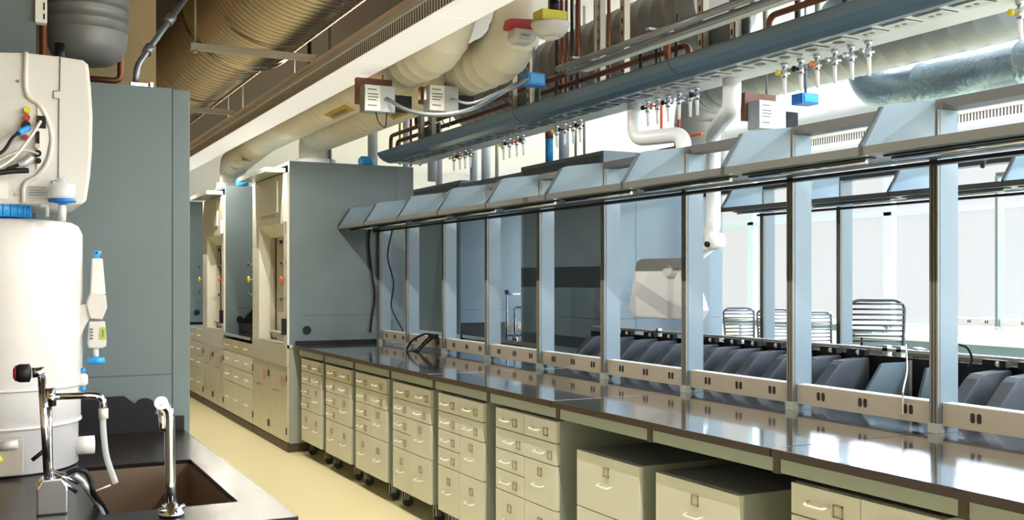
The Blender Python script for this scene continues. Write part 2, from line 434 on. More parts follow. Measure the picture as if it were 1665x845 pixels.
sh_lab = ['slate shelf with the largest sloping divider, cut by the right picture edge', 'slate shelf with the second largest sloping divider, below the controller box',
 'slate shelf with the third largest sloping divider, left of the white pipe', 'slate shelf fourth divider from the right, in front of the hood corner', 'slate shelf fifth divider from the right',
 'slate shelf sixth divider from the right', 'slate shelf seventh divider from the right', 'slate shelf next to last at the hood end', 'shortest-looking slate shelf touching the fume hood']
for i in range(10):
    if i == 9:
        break
    a = allposts[1+i]; b = allposts[2+i]
    shelf(RX, 2.73, a, b, sh_lab[i], 'shelves along the drawer bench rack')

# power cord and white cord
def cord(name, pts, r, m, label, cat='cable', group=None):
    return tag(B().tube(spline(pts, 8), r, 8).obj(name, m), label, cat, group)

def at(x, y, X=None, Y=None, Z=None):
    """world point that a point of the photograph stands for, on a plane of the room"""
    a = (x - 832.5)/FPX
    dx = cs*a + sn; dy = -sn*a + cs; dz = (YH - y)/FPX
    t = X/dx if X is not None else (Y/dy if Y is not None else (Z - EYE)/dz)
    return V(dx*t, dy*t, EYE + dz*t)

# ------------------------------------------------------------------ fume hoods of the near row
def fume_hood(x0, x1, y0, y1, z1, label, detail=True, seam=True, dirx=-1):
    t = thing('fume_hood', label, 'fume hood', ((x0+x1)/2, (y0+y1)/2, .916))
    zb = .9165
    # shell: two slate side panels, top, back
    for (a, b) in ((y0, y0+.05), (y1-.05, y1)):
        B().box(x0+.02, x1, a, b, zb, z1, bev=.002).obj('side_panel', 'slate', t)
    B().box(x0+.02, x1, y0+.051, y1-.051, z1-.03, z1-.001).obj('top_panel', 'slate', t)
    B().box(x1-.03, x1-.001, y0+.051, y1-.051, zb, z1-.031).obj('back_panel', 'slate', t)
    # front frame with bevelled reveal
    oy0, oy1, oz1 = y0+.14, y1-.30, 1.86
    f = B()
    f.box(x0, x0+.019, y0, oy0-.03, zb, z1-.1); f.box(x0, x0+.019, oy1+.03, y1, zb, z1-.1)
    f.box(x0, x0+.019, oy0-.03, oy1+.03, oz1+.10, z1-.1)
    f.prism([(x0, oy1+.03), (x0+.10, oy1), (x0+.11, oy1+.01), (x0+.02, oy1+.04)], 'z', zb, oz1+.1)
    f.prism([(x0, oy0-.03), (x0+.10, oy0), (x0+.11, oy0-.01), (x0+.02, oy0-.04)], 'z', zb, oz1+.1)
    f.prism([(x0, oz1+.10), (x0+.10, oz1), (x0+.12, oz1+.01), (x0+.02, oz1+.11)], 'y', oy0-.03, oy1+.03)
    f.obj('front_frame', 'cream', t)
    B().box(x0-.015, x0-.0005, y0+.30, y1-.28, z1-.42, z1-.14, bev=.003).obj('upper_panel', 'cream', t)
    B().box(x0+.15, x0+.17, oy0-.01, oy1+.04, zb, oz1+.05).obj('liner', 'sash', t)
    B().box(x0+.11, x0+.125, oy0-.008, oy1+.01, zb+.02, zb+.06).cyl((x0+.10, oy0, zb+.075), (x0+.10, oy1, zb+.075), .013).obj('sash_bar', 'white', t)
    B().box(x0+.138, x0+.148, oy1-.03, oy1-.022, zb, oz1+.0).obj('sash_track', 'brown', t)
    B().box(x0+.105, x0+.149, oy1+.001, oy1+.012, zb, oz1).obj('reveal', 'sash', t)
    B().prism([(y0+.12, z1-.09), (y1-.1, z1-.09), (y1-.1, z1-.05), (y0+.12, z1-.05)], 'x', x0-.16, x0+.018).obj('canopy_ledge', 'sage', t)
    if seam:
        B().box(x0+.14, x1-.02, y0-.0012, y0, 1.163, 1.167).box(x0+.98, x0+.984, y0-.0012, y0, 1.95, z1).obj('panel_seam', 'navy', t)
    # service ports and valves
    B().lathe([(.036, 0), (.036, .006), (.030, .012)], (x0+.17, y0-.012, 1.04), 'y', 24).obj('round_port', 'black', t)
    if detail:
        zs = [(1.80, 'black', .022), (1.62, 'brown', .02), (1.475, 'orange', .026), (1.31, 'green', .020)]
        for (z, m, r) in zs:
            v = B().cyl((x0-.028, y0+.05, z), (x0-.0005, y0+.05, z), .007, 8).obj('valve', 'chrome', t)
            B().lathe([(r*.5, 0), (r, .006), (r, .016), (r*.6, .024)], (x0-.05, y0+.05, z), 'x', 8).obj('valve_knob', m, v)
        for (z, m, r) in [(1.62, 'brown', .02), (1.475, 'yellow', .030), (1.33, 'green', .022)]:
            v = B().cyl((x0-.028, y1-.02, z), (x0-.0005, y1-.02, z), .007, 8).obj('valve', 'chrome', t)
            B().lathe([(r*.5, 0), (r, .006), (r, .016), (r*.6, .024)], (x0-.055, y1-.02, z), 'x', 8).obj('valve_knob', m, v)
        for (yy, z, m) in [(oy0+.22, 1.80, 'black'), (oy0+.38, 1.59, 'steel'), (oy0+.40, 1.47, 'yellow'), (oy0+.40, 1.32, 'steel')]:
            B().cyl((x0+.11, yy, z), (x0+.149, yy, z), .012, 8).cyl((x0+.11, yy, z), (x0+.11, yy-.07, z+.03), .010, 8).obj('outlet_nozzle', m, t)
        B().box(x0-.03, x0-.0005, y0+.03, y0+.075, 1.97, 2.12).obj('control_box', 'white', t)
        B().box(x0-.035, x0-.0005, y0+.02, y0+.06, 1.0, 1.14).obj('airflow_box', 'black', t)
    return t
fume_hood(2.29, 3.44, 8.72, 10.0, 2.485, 'large slate fume hood at the far end of the drawer bench, shelves touching its side')
fume_hood(2.29, 3.44, 11.35, 12.55, 2.485, 'slate fume hood farther down the aisle, its side showing behind a gap')
fume_hood(2.29, 3.44, 13.9, 15.1, 2.485, 'most distant fume hood, a narrow sliver beside the grey hood on the left', detail=True)
B_ = B().box(2.27, 3.2, 10.02, 11.33, T0, T1, bev=.002)
hw = tag(B_.obj('worktop', 'epoxy'), 'short black worktop in the gap between two fume hoods', 'worktop')
o = B().box(2.45, 2.47, 10.02, 11.33, .9165, 1.0).prism([(2.46, 1.0), (2.9, 1.0), (2.9, 1.16), (2.6, 1.16)], 'y', 11.30, 11.33).obj('splash_back', 'black', hw)

def base_cab(y0, y1, label, apron=True, n=4, ztop=.9155, group='steel hood base cabinets'):
    t = thing('base_cabinet', label, 'base cabinet', (2.6, (y0+y1)/2, 0), group)
    B().box(2.312, 3.3, y0, y1, .075, ztop-.034).obj('body', 'sage', t)
    B().box(2.295, 3.25, y0+.005, y1-.005, .001, .074).obj('plinth', 'brown', t)
    ap = ztop - .035
    if apron:
        B().box(2.285, 2.311, y0+.001, y1-.001, .725, ztop, bev=.002).box(2.29, 3.3, y0+.001, y1-.001, ztop-.03, ztop).obj('apron', 'steel', t); ap = .722
    W = (y1-y0)/n
    for i in range(n):
        a = y0+i*W+.003; b = y0+(i+1)*W-.003
        if apron:
            d = B().box(2.291, 2.311, a, b, .085, ap, bev=.002).obj('door', 'steel', t)
            hy = b-.035 if i % 2 == 0 else a+.035
            B().tube(fillet([(2.291, hy-.03, .50), (2.262, hy-.03, .50), (2.262, hy+.03, .50), (2.291, hy+.03, .50)], .01, 3), .005, 8).obj('handle', 'chrome', d)
            for hz in (.18, .63):
                e = a+.012 if i % 2 == 0 else b-.012
                B().cyl((2.287, e, hz-.03), (2.287, e, hz+.03), .006, 8).obj('hinge', 'brown', d)
            if i in (0, 2):
                B().box(2.2895, 2.2908, (a+b)/2-.05, (a+b)/2+.05, .56, .64).obj('warning_sticker', stick, d)
        else:
            for (za, zb2) in ((.085, .40), (.405, .56), (.565, .72), (.725, ap)):
                d = B().box(2.291, 2.311, a, b, za, zb2, bev=.002).obj('drawer', 'cream', t)
                B().tube(fillet([(2.291, (a+b)/2-.05, (za+zb2)/2), (2.262, (a+b)/2-.05, (za+zb2)/2), (2.262, (a+b)/2+.05, (za+zb2)/2), (2.291, (a+b)/2+.05, (za+zb2)/2)], .01, 3), .005, 8).obj('handle', 'handle', d)
    return t
def sticker_mat():
    m = mat('warning_sticker', (0.62, 0.52, 0.42), 0.5)
    nt = m.node_tree; b = nt.nodes['Principled BSDF']
    tc = nt.nodes.new('ShaderNodeTexCoord'); v = nt.nodes.new('ShaderNodeTexVoronoi'); v.inputs['Scale'].default_value = 40
    r = nt.nodes.new('ShaderNodeValToRGB'); r.color_ramp.elements[0].color = (.65, .12, .06, 1); r.color_ramp.elements[1].color = (.62, .40, .30, 1)
    nt.links.new(tc.outputs['Object'], v.inputs['Vector']); nt.links.new(v.outputs['Distance'], r.inputs[0]); nt.links.new(r.outputs[0], b.inputs['Base Color'])
    return m
stick = sticker_mat()
base_cab(8.72, 10.0, 'stainless base cabinet with red warning stickers under the large fume hood')
base_cab(10.01, 11.34, 'cream drawer base cabinet under the short black worktop between hoods', apron=False, n=3, ztop=T0+.0)
base_cab(11.35, 12.55, 'stainless base cabinet under the second fume hood down the aisle')
base_cab(12.56, 15.1, 'farthest cream base cabinet, a thin sliver beside the left hood', apron=False, n=6)

# backing of the sill under the big hood side: the black strip on the worktop
B().box(2.36, 3.085, 8.700, 8.712, .9145, .948).obj('splash_strip', 'black', w_)

# ------------------------------------------------------------------ overhead pendant light over the aisle
def perf_mat():
    m = mat('perforated_reflector', (0.6, 0.55, 0.52), 0.4)
    nt = m.node_tree; b = nt.nodes['Principled BSDF']
    tc = nt.nodes.new('ShaderNodeTexCoord'); wv = nt.nodes.new('ShaderNodeTexWave'); wv.bands_direction = 'Y'; wv.inputs['Scale'].default_value = 9
    wv.inputs['Distortion'].default_value = .4
    r = nt.nodes.new('ShaderNodeValToRGB'); r.color_ramp.elements[0].position = .35; r.color_ramp.elements[0].color = (.05, .03, .035, 1); r.color_ramp.elements[1].position = .6; r.color_ramp.elements[1].color = (.85, .80, .76, 1)
    nt.links.new(tc.outputs['Object'], wv.inputs['Vector']); nt.links.new(wv.outputs['Fac'], r.inputs[0]); nt.links.new(r.outputs[0], b.inputs['Base Color'])
    return m
PERF = perf_mat()
def pendant(x0, x1, y0, y1, z, label, power, col, down, dcol):
    t = thing('pendant_light', label, 'ceiling light', ((x0+x1)/2, y0, z), None)
    B().prism([(x0-.012, z+.115), (x1+.012, z+.115), (x1-.02, z+.18), (x0+.02, z+.18)], 'y', y0, y1).obj('housing', 'lampbody', t)
    B().box(x0-.016, x0-.004, y0, y1, z+.085, z+.114).box(x1+.004, x1+.016, y0, y1, z+.085, z+.114).obj('side_trim', 'white', t)
    B().box(x0, x0+.006, y0, y1, z+.012, z+.084).box(x1-.006, x1, y0, y1, z+.012, z+.084).obj('perforated_side', PERF, t)
    n = int((y1-y0)/1.22)+1; L = (y1-y0)/n
    for i in range(n):
        B().prism([(x0, z+.008), (x0+.02, z), (x1-.02, z), (x1, z+.008), (x1, z+.0115), (x0, z+.0115)], 'y', y0+i*L+.004, y0+(i+1)*L-.004).obj('diffuser', 'lamp', t)
    yy = y0+.6
    while yy < y1:
        B().cyl((x1-.04, yy, z+.18), (x1-.04, yy, CZ), .004, 6).obj('hanger', 'conduit', t); yy += 2.44
    area('lamp_uplight', ((x0+x1)/2, (y0+y1)/2, z+.205), (PI, 0, 0), .12, y1-y0, power, col)
    # one lamp in each diffuser, shining down
    for i in range(n):
        l = bpy.data.lights.new('lamp_downlight', 'SPOT'); l.energy = down; l.color = dcol; l.spot_size = math.radians(168); l.spot_blend = .4; l.shadow_soft_size = 0.0
        lo = bpy.data.objects.new('lamp_downlight', l); COL.objects.link(lo); lo.location = ((x0+x1)/2, y0+(i+.5)*L, z-.02)
    return t
pendant(1.925, 2.165, -2.5, 12.9, 2.75, 'long white pendant light running over the aisle', 110, WARM, 66, (1.0, .93, .80))
pendant(8.08, 8.32, -2.5, 9.5, 2.92, 'second long pendant light seen above the shelves at the right', 1000, (.85, .93, 1.0), 40, (.8, .9, 1.0))

pendant(5.0, 5.24, -2.0, 4.8, 3.36, 'unseen pendant light added to brighten the next bay, above the top of the picture', 60, (.8, .9, 1.0), 95, (.66, .84, 1.0))  # made-up fixture out of view, added to brighten the next-bay hood sides

# ------------------------------------------------------------------ big spiral ducts
def duct(name, pts, r, m, label, pitch=.1, ridge=.006, cat='duct', fr=.0, seg=32, group=None, parent=None):
    pp = fillet(pts, fr, 10) if fr > 0 else [Vector(p) for p in pts]
    P, R = ribbed(pp, r, pitch, ridge)
    o = B().tube(P, R, seg).obj(name, m, parent)
    return tag(o, label, cat, group) if parent is None else o
DX, DZ = 1.62, 3.345
bd = duct('spiral_duct', [(DX, 7.4, DZ), (DX, 21, DZ)], .375, 'galv', 'big galvanised spiral duct above the aisle light', pitch=.11, ridge=.008, seg=40)
duct('large_section', [(DX, 0.5, DZ+.03), (DX, 7.3, DZ+.03)], .43, 'galv', '', pitch=.075, ridge=.008, seg=40, parent=bd)
B().tube([(DX, 7.27, DZ+.03), (DX, 7.30, DZ+.03), (DX, 7.33, DZ+.02), (DX, 7.40, DZ)], [.455, .455, .41, .36], 40).obj('flange', 'galv', bd)
def trapeze(y, x0, x1, z, label, m='strut'):
    t = thing('trapeze_hanger', label, 'duct hanger', ((x0+x1)/2, y, z), 'hangers under the big duct')
    B().box(x0, x1, y-.021, y+.021, z-.041, z).obj('cross_bar', m, t)
    for x in (x0+.03,):
        B().cyl((x, y, z-.05), (x, y, CZ), .006, 8).lathe([(.014, -.06), (.014, -.045)], (x, y, z), 'z', 6).obj('rod', m, t)
trapeze(6.55, 1.12, 1.905, 2.925, 'strut hanger crossing under the big duct at its flange')
trapeze(9.0, 1.12, 1.905, 2.925, 'strut hanger under the big duct farther down the aisle')
trapeze(11.5, 1.12, 1.905, 2.925, 'farthest strut hanger under the big duct, near the hood corner')

# cream exhaust ducts of the hoods
dk = dict(pitch=.12, ridge=.004)
d1 = duct('exhaust_duct', [(2.40, 5.38, 3.89), (2.36, 5.42, 2.83), (2.36, 9.8, 2.83), (2.55, 12.1, 2.80), (2.55, 12.1, 2.578)], .15, 'ductpaint', 'cream exhaust duct nearest the pendant light, turning up at its near end', fr=.30, pitch=.13, ridge=.0045)
d2 = duct('exhaust_duct', [(2.80, 5.1, 3.89), (2.72, 5.3, 2.79), (2.72, 9.35, 2.79), (2.72, 9.35, 2.578)], .15, 'ductpaint', 'cream exhaust duct with the red alarm in front of its elbow', fr=.30, pitch=.13, ridge=.0045)
def arc_label(Xc, Zc, R, y0, y1, a0, a1, parent):
    n = 6; A = [math.radians(a0 + (a1-a0)*k/n) for k in range(n+1)]
    pts = [(Xc+R*math.cos(a), Zc+R*math.sin(a)) for a in A] + [(Xc+(R+.004)*math.cos(a), Zc+(R+.004)*math.sin(a)) for a in A[::-1]]
    f = B().prism(pts, 'y', y0, y1).obj('flow_label', 'label_yellow', parent)
    pts = [(Xc+(R+.0041)*math.cos(a), Zc+(R+.0041)*math.sin(a)) for a in A[2:5]] + [(Xc+(R+.006)*math.cos(a), Zc+(R+.006)*math.sin(a)) for a in A[2:5][::-1]]
    B().prism(pts, 'y', y0+.08, y1-.06).obj('arrow_mark', 'ink', f)
M['label_yellow'] = mat('yellow_label', (0.55, 0.33, 0.01), 0.5)
arc_label(2.36, 2.83, .151, 7.05, 7.55, 232, 262, d1)
arc_label(2.72, 2.79, .151, 6.75, 7.15, 222, 250, d2)
arc_label(2.50, 2.81, .151, 11.1, 11.5, 225, 255, d1)
# collars where the ducts meet the hoods
for (x, y) in ((2.72, 9.35), (2.55, 12.1)):
    tag(B().lathe([(.20, 0), (.20, .02), (.185, .03), (.185, .09)], (x+.0, y+.0, 2.486), 'z', 28).obj('duct_collar', 'pvc'),
        'pale duct collar on top of the %s' % ('large fume hood' if y < 10 else 'second fume hood down the aisle'), 'duct collar')

# controllers hung by the ducts
def controller(p, label, s=1.15, top=2.749, bh=.12, lw=0.0):
    t = thing('flow_controller', label, 'controller box', p, 'labelled flow controllers')
    x, y, z = p
    B().box(x-.085*s, x+.085*s, y, y+.10, z-.07*s, z+.07*s, bev=.004).obj('case', 'steelgrey' if 'steelgrey' in M else 'strut', t)
    l = B().box(x-.083*s, x+lw*s, y-.004, y-.0005, z-.066*s, z+.066*s).obj('label_plate', 'paper', t)
    for k, wdt in ((.045, .05), (.02, .06), (.005, .06), (-.01, .05), (-.04, .05)):
        B().box(x-.070*s, x-.070*s+wdt*s, y-.0052, y-.0042, z+(k-.003)*s, z+(k+.003)*s).obj('printed_line', 'ink', l)
    B().box(x-.10*s, x+.10*s, y+.101, y+.14, z-.02*s, z+bh*s).obj('backing_board', 'wood', t)
    B().cyl((x+.06, y+.12, z+bh*s), (x+.06, y+.12, top), .006, 8).obj('hanging_rod', 'conduit', t)
    B().box(x+.09*s, x+.19*s, y+.03, y+.12, z-.05*s, z+.03*s).obj('actuator', 'black', t)
    B().tube(spline([(x-.02, y+.02, z-.072*s), (x-.01, y-.01, z-.13*s), (x+.03, y-.01, z-.15*s), (x+.05, y+.02, z-.072*s)], 6), .004, 6).obj('wire', 'black', t)
    return t
M['steelgrey'] = mat('zinc_case', (0.42, 0.44, 0.45), 0.4, metal=0.4)
c1 = at(618, 160, Y=6.0); controller(c1, 'labelled controller box with brown board under the left cream duct')
c2 = at(722, 160, Y=5.9); controller(c2, 'labelled controller box with brown board between the two cream ducts', top=2.72, bh=.07)
c3 = at(1256, 187, Y=4.6); controller(c3, 'labelled controller box above the second largest shelf divider', top=CZ, lw=.083)
cord('flexible_conduit', [c1+V(.04, -.01, 0), at(665, 180, Y=5.7), at(712, 187, Y=5.3), at(765, 178, Y=5.2), at(815, 152, Y=5.4), at(862, 128, Y=5.2)], .013, 'conduit', 'grey flexible conduit sagging from the left controller box to the blue box')
cord('flexible_conduit', [c2+V(.05, -.01, 0), at(765, 168, Y=5.25), at(806, 152, Y=5.2), at(850, 131, Y=5.3), at(873, 126, Y=5.2)], .008, 'conduit', 'thin grey conduit from the middle controller box to the blue box')
def junction(p, sx, sz, label, m='blue'):
    t = thing('junction_box', label, 'junction box', p); x, y, z = p
    B().box(x-sx, x+sx, y, y+.09, z-sz, z+sz, bev=.004).obj('case', m, t)
    B().box(x-sx*.8, x+sx*.8, y-.006, y-.0005, z-sz*.7, z+sz*.7, bev=.002).obj('cover', 'cyan' if m == 'blue' else m, t)
    B().cyl((x, y+.04, z+sz), (x, y+.04, CZ), .008, 8).obj('conduit_stub', 'conduit', t)
    return t
junction(at(873, 128, Y=5.2), .055, .035, 'blue junction box at the end of the sagging conduits')
junction(at(1318, 160, Y=4.45), .060, .030, 'blue junction box beside the controller above the shelves')
# blue couplings
for (x, y, Y_, l) in ((596, 235, 8.9, 'small blue actuator on top of the large fume hood'), (395, 292, 11.4, 'blue coupling above the gap between the far hoods')):
    p = at(x, y, Y=Y_); p.z = 2.532
    tag(B().lathe([(.03, -.07), (.05, -.05), (.05, .03), (.03, .06)], p, 'x', 16).obj('blue_actuator', 'cyan'), l, 'actuator')
# alarms
p = at(846, 48, Y=5.0)
t = thing('alarm_strobe', 'red fire alarm box with white strobe below it, on the cream duct elbow', 'fire alarm', p)
B().prism([(-.07+p.x, p.z+.02), (-.06+p.x, p.z+.055), (p.x+.075, p.z+.065), (p.x+.075, p.z-.0), (p.x-.07, p.z-.0)], 'y', p.y, p.y+.07, bev=.003).obj('case', 'red', t)
B().prism([(p.x-.045, p.z-.001), (p.x+.085, p.z-.001), (p.x+.085, p.z-.05), (p.x+.06, p.z-.075), (p.x-.03, p.z-.075), (p.x-.05, p.z-.05)], 'y', p.y-.03, p.y+.06, bev=.004).obj('strobe_housing', 'white', t)
B().box(p.x-.02, p.x+.05, p.y-.036, p.y-.0305, p.z-.06, p.z-.025, bev=.002).obj('lens', 'clear', t)
B().box(p.x-.01, p.x+.035, p.y-.0375, p.y-.0362, p.z-.040, p.z-.034).obj('marking', 'ink', t)
p = at(895, 38, Y=4.8)
t = thing('smoke_detector', 'yellow box with round white detector dome hanging beside the red alarm', 'smoke detector', p)
B().box(p.x-.075, p.x+.075, p.y-.05, p.y+.06, p.z+.001, p.z+.062, bev=.006).obj('yellow_box', 'yellow', t)
B().lathe([(.060, -.075), (.085, -.05), (.105, -.012), (.105, 0)], p, 'z', 28).obj('dome', 'white', t)
B().lathe([(.03, -.086), (.045, -.0755)], p, 'z', 20).obj('sensor', 'paper', t)
B().cyl((p.x, p.y, p.z+.062), (p.x, p.y, CZ), .012, 8).obj('hanging_rod', 'conduit', t)
B().cyl((p.x+.02, p.y, p.z+.062), (p.x+.02, p.y, p.z+.12), .03, 12).obj('connector', 'black', t)
p = at(395, 262, Y=10.6)
t = thing('smoke_detector', 'small round detector hanging under the far end of the pendant light', 'smoke detector', p)
B().lathe([(.05, -.04), (.085, -.012), (.085, 0)], p, 'z', 24).obj('dome', 'cream', t)
B().cyl((p.x, p.y, p.z), (p.x, p.y, CZ), .008, 8).obj('hanging_rod', 'strut', t)

# ------------------------------------------------------------------ overhead service carrier
t = thing('service_carrier', 'long slate-blue overhead trough with socket plates and gas taps beneath', 'service carrier', (3.2, .6, 2.48))
CY0, CY1 = .45, 8.45
B().prism([(3.0, 2.553), (3.02, 2.52), (3.055, 2.495), (3.10, 2.478), (3.13, 2.478), (3.13, 2.50), (3.06, 2.54), (3.03, 2.562), (3.0, 2.562)], 'y', CY0, CY1).obj('front_face', 'carrier', t)
B().prism([(3.131, 2.478), (3.40, 2.478), (3.40, 2.55), (3.38, 2.55), (3.38, 2.492), (3.131, 2.492)], 'y', CY0, CY1).obj('underside', 'pvc', t)
y = CY0+.1
while y < CY1-.15:
    B().box(3.137, 3.24, y-.006, y+.121, 2.4755, 2.4778).obj('plate_shadow', 'navy', t)  # dark sheet painting a shadow outline around each socket plate
    pl = B().box(3.15, 3.235, y, y+.115, 2.4715, 2.4754, bev=.001).obj('socket_plate', 'carrier' if y > 4.6 else 'railtop', t)
    (B().lathe([(.026, -.0012), (.026, 0)], (3.19, y+.057, 2.4714), 'z', 14) if 3.1 < y < 4.4 or 5 < y < 5.9 else B().lathe([(.011, -.0012), (.011, 0)], (3.19, y+.04, 2.4714), 'z', 10).lathe([(.011, -.0012), (.011, 0)], (3.19, y+.075, 2.4714), 'z', 10)).obj('socket', 'ink', pl)
    y += .165
for yy in (2.4, 4.2, 5.9, 7.5):
    B().prism([(2.998, 2.553), (3.018, 2.518), (3.053, 2.493), (3.10, 2.4765), (3.10, 2.478), (3.055, 2.495), (3.02, 2.52), (3.0, 2.553)], 'y', yy, yy+.006).obj('joint', 'navy', t)
def tap(Y, m, k, label):
    X = 3.30
    t = thing('gas_tap', label, 'gas tap', (X, Y, 2.4775), 'taps under the overhead carrier')
    t.rotation_euler = (0, 0, random.uniform(-.5, .5))
    B().lathe([(.009, -.02), (.016, -.012), (.016, 0)], (X, Y, 2.477), 'z', 10).cyl((X, Y, 2.40), (X, Y, 2.458), .008, 8).lathe([(.014, -.02), (.016, 0), (.012, .02)], (X, Y, 2.43), 'z', 10).obj('valve_body', 'chrome', t)
    B().cyl((X-.028, Y, 2.432), (X+.03, Y, 2.432), .005, 8).lathe([(.012, -.04), (.014, -.028)], (X, Y, 2.432), 'x', 10).obj('lever', m, t)
    B().tube([(X, Y, 2.41), (X, Y-.004, 2.39), (X, Y-.006, 2.33)], [.010, .009, .0075], 8).obj('spout', 'pvc', t)
    return t
tx = [1275, 1302, 1328, 1357, 1384, 1412]
clus = [(tx, 'right group of six gas taps under the carrier'), ([1035, 1053, 1069, 1086, 1104, 1122, 1133], 'middle group of gas taps above the white pipe elbow'),
        ([905, 918, 932, 943], 'group of gas taps beside the blue vertical pipe'), ([818, 828, 840, 850], 'group of gas taps above the small red sign'), ([738, 747, 756, 765], 'farthest group of gas taps, near the hood top'), ([1658], 'single gas tap at the upper right picture edge')]
ordn = ['first', 'second', 'third', 'fourth', 'fifth', 'sixth', 'seventh']
cm = ['yellow', 'black', 'orange', 'black', 'chrome', 'chrome', 'black']
for xs, l in clus:
    for i, x in enumerate(xs):
        m = cm[i]
        if xs is tx: m = ['yellow', 'black', 'orange', 'chrome', 'chrome', 'chrome'][i]
        yq = at(x, 100, X=3.30).y
        lab = l if len(xs) == 1 else '%s from the left in the %s' % (ordn[i], l)
        tap(yq, m, i, lab)
# struts rising from the carrier to the ceiling, with grey plates
def bracket(y, label):
    t = thing('carrier_hanger', label, 'ceiling hanger', (3.2, y, 2.60), 'strut hangers on the overhead carrier')
    for dy in (0, .24):
        B().box(3.06, 3.064, y+dy-.02, y+dy+.02, 2.56, CZ).box(3.06, 3.10, y+dy-.02, y+dy-.016, 2.56, CZ).box(3.06, 3.10, y+dy+.016, y+dy+.02, 2.56, CZ).obj('strut', 'strut', t)
        s_l = B()
        z = 2.60
        while z < CZ-.06:
            s_l.box(3.0585, 3.0598, y+dy-.006, y+dy+.006, z, z+.026); z += .055
        s_l.obj('slots', 'black', t)
    B().box(3.11, 3.12, y-.06, y+.32, 2.57, 2.68).obj('plate', 'slate', t)
bracket(at(1190, 60, X=3.06).y, 'strut hanger with grey plate standing on the carrier at the right')
bracket(at(858, 170, X=3.06).y, 'strut hanger with grey plate on the carrier below the blue junction box')
bracket(at(700, 215, X=3.06).y, 'farthest strut hanger on the carrier, beside the duct controllers')
for (x, l) in ((975, 'tall slotted strut rising behind the conduits, the left one'), (1014, 'tall slotted strut rising behind the conduits, the right one')):
    q = at(x, 60, X=3.5)
    t = thing('slotted_strut', l, 'strut', (3.5, q.y, 2.5))
    B().box(3.49, 3.494, q.y-.025, q.y+.025, 2.55, CZ).box(3.494, 3.53, q.y-.025, q.y-.02, 2.55, CZ).obj('channel', 'strut', t)
    s_l = B(); z = 2.6
    while z < CZ-.1: s_l.box(3.4885, 3.4898, q.y-.006, q.y+.006, z, z+.03); z += .075
    s_l.obj('slots', 'black', t)

# pipes above the carrier
def pipe(pts, r, m, label, cat='pipe', fr=.05, group=None, name='pipe'):
    return tag(B().tube(fillet(pts, fr, 5) if len(pts) > 2 else pts, r, 10).obj(name, m), label, cat, group)
for k, (X_, Z_, ya, yb, m) in enumerate(((3.18, 2.735, 4.45, 8.6, 'copper'), (3.24, 2.69, 4.35, 8.6, 'copper'), (3.34, 2.80, 4.75, 8.4, 'blackpipe'))):
    pipe([(X_, ya, 2.50), (X_, ya, Z_), (X_, yb, Z_)] + ([(X_, yb, CZ)] if k == 2 else [(X_, yb, 2.50)]), .017, m, ['upper copper pipe running along the top of the carrier', 'lower copper pipe lying just above the carrier', 'dark pipe running above the copper pipes over the carrier'][k])
for k, x in enumerate((1068, 1085, 1100, 1042, 940, 905)):
    q = at(x, 90, X=3.22)
    pipe([(3.22, q.y, 2.495), (3.22, q.y, 2.76 + .05*(k % 3))], .011, 'blackpipe', 'short dark riser %s on top of the carrier' % ['near the loop of dark pipe', 'just right of the pipe loop', 'at the pipe loop end', 'left of the pipe loop', 'below the copper verticals', 'beside the blue junction box'][k], name='riser_pipe')
for k, (x, m, r) in enumerate(((905, 'blackpipe', .012), (913, 'copper', .012), (921, 'copper', .010), (930, 'blackpipe', .012), (940, 'copper', .017), (968, 'strut', .012), (990, 'copper', .012))):
    q = at(x, 60, X=3.62)
    pipe([(3.62, q.y, 2.55), (3.62, q.y, CZ)], r, m, ['leftmost dark vertical pipe right of the yellow detector', 'bright copper vertical pipe, second from the detector', 'thin copper vertical pipe, third from the detector', 'dark vertical pipe, fourth from the detector', 'thickest brown vertical pipe right of the detector', 'beige vertical pipe left of the slotted strut', 'copper vertical pipe between the two slotted struts'][k], name='vertical_pipe', group='vertical pipes behind the conduits')
# pipes at the upper right over the carrier
pipe([(3.25, 2.3, 2.70), (3.25, 3.75, 2.70), (3.25, 3.75, 2.50)], .016, 'copper', 'copper pipe over the carrier at the upper right corner')
pipe([(3.33, 2.5, 2.80), (3.33, 3.6, 2.80), (3.33, 3.6, CZ)], .013, 'copper', 'higher copper pipe over the carrier at the upper right corner')
for k, x in enumerate((1245, 1297, 1330, 1375)):
    q = at(x, 30, X=3.30)
    pipe([(3.30, q.y, 2.495), (3.30, q.y, CZ)], .014, 'blackpipe' if k % 2 else 'strut', 'riser %s of four at the upper right behind the copper pipe' % ordn[k], name='riser_pipe')
# vertical pipes near the far hood top
for k, (x, m, r, Y_) in enumerate(((650, 'yellow', .010, 8.6), (668, 'red', .012, 8.7), (683, 'copper', .010, 8.6), (606, 'pvc', .05, 9.8), (660, 'pvc', .03, 9.6), (703, 'pvc', .05, 9.9), (536, 'conduit', .012, 9.2), (503, 'blackpipe', .02, 9.9))):
    q = at(x, 250, Y=Y_)
    tag(B().cyl((q.x, q.y, 2.487), (q.x, q.y, CZ), r, 12).obj('vertical_pipe', m), ['thin yellow vertical pipe above the large hood', 'red vertical pipe above the large hood', 'copper vertical pipe above the large hood near the carrier end', 'wide white vertical pipe standing on the large hood', 'white vertical pipe right of the yellow one', 'wide white vertical pipe behind the carrier end', 'thin grey conduit rising from the large hood', 'dark vertical pipe at the left of the large hood top'][k], 'pipe')
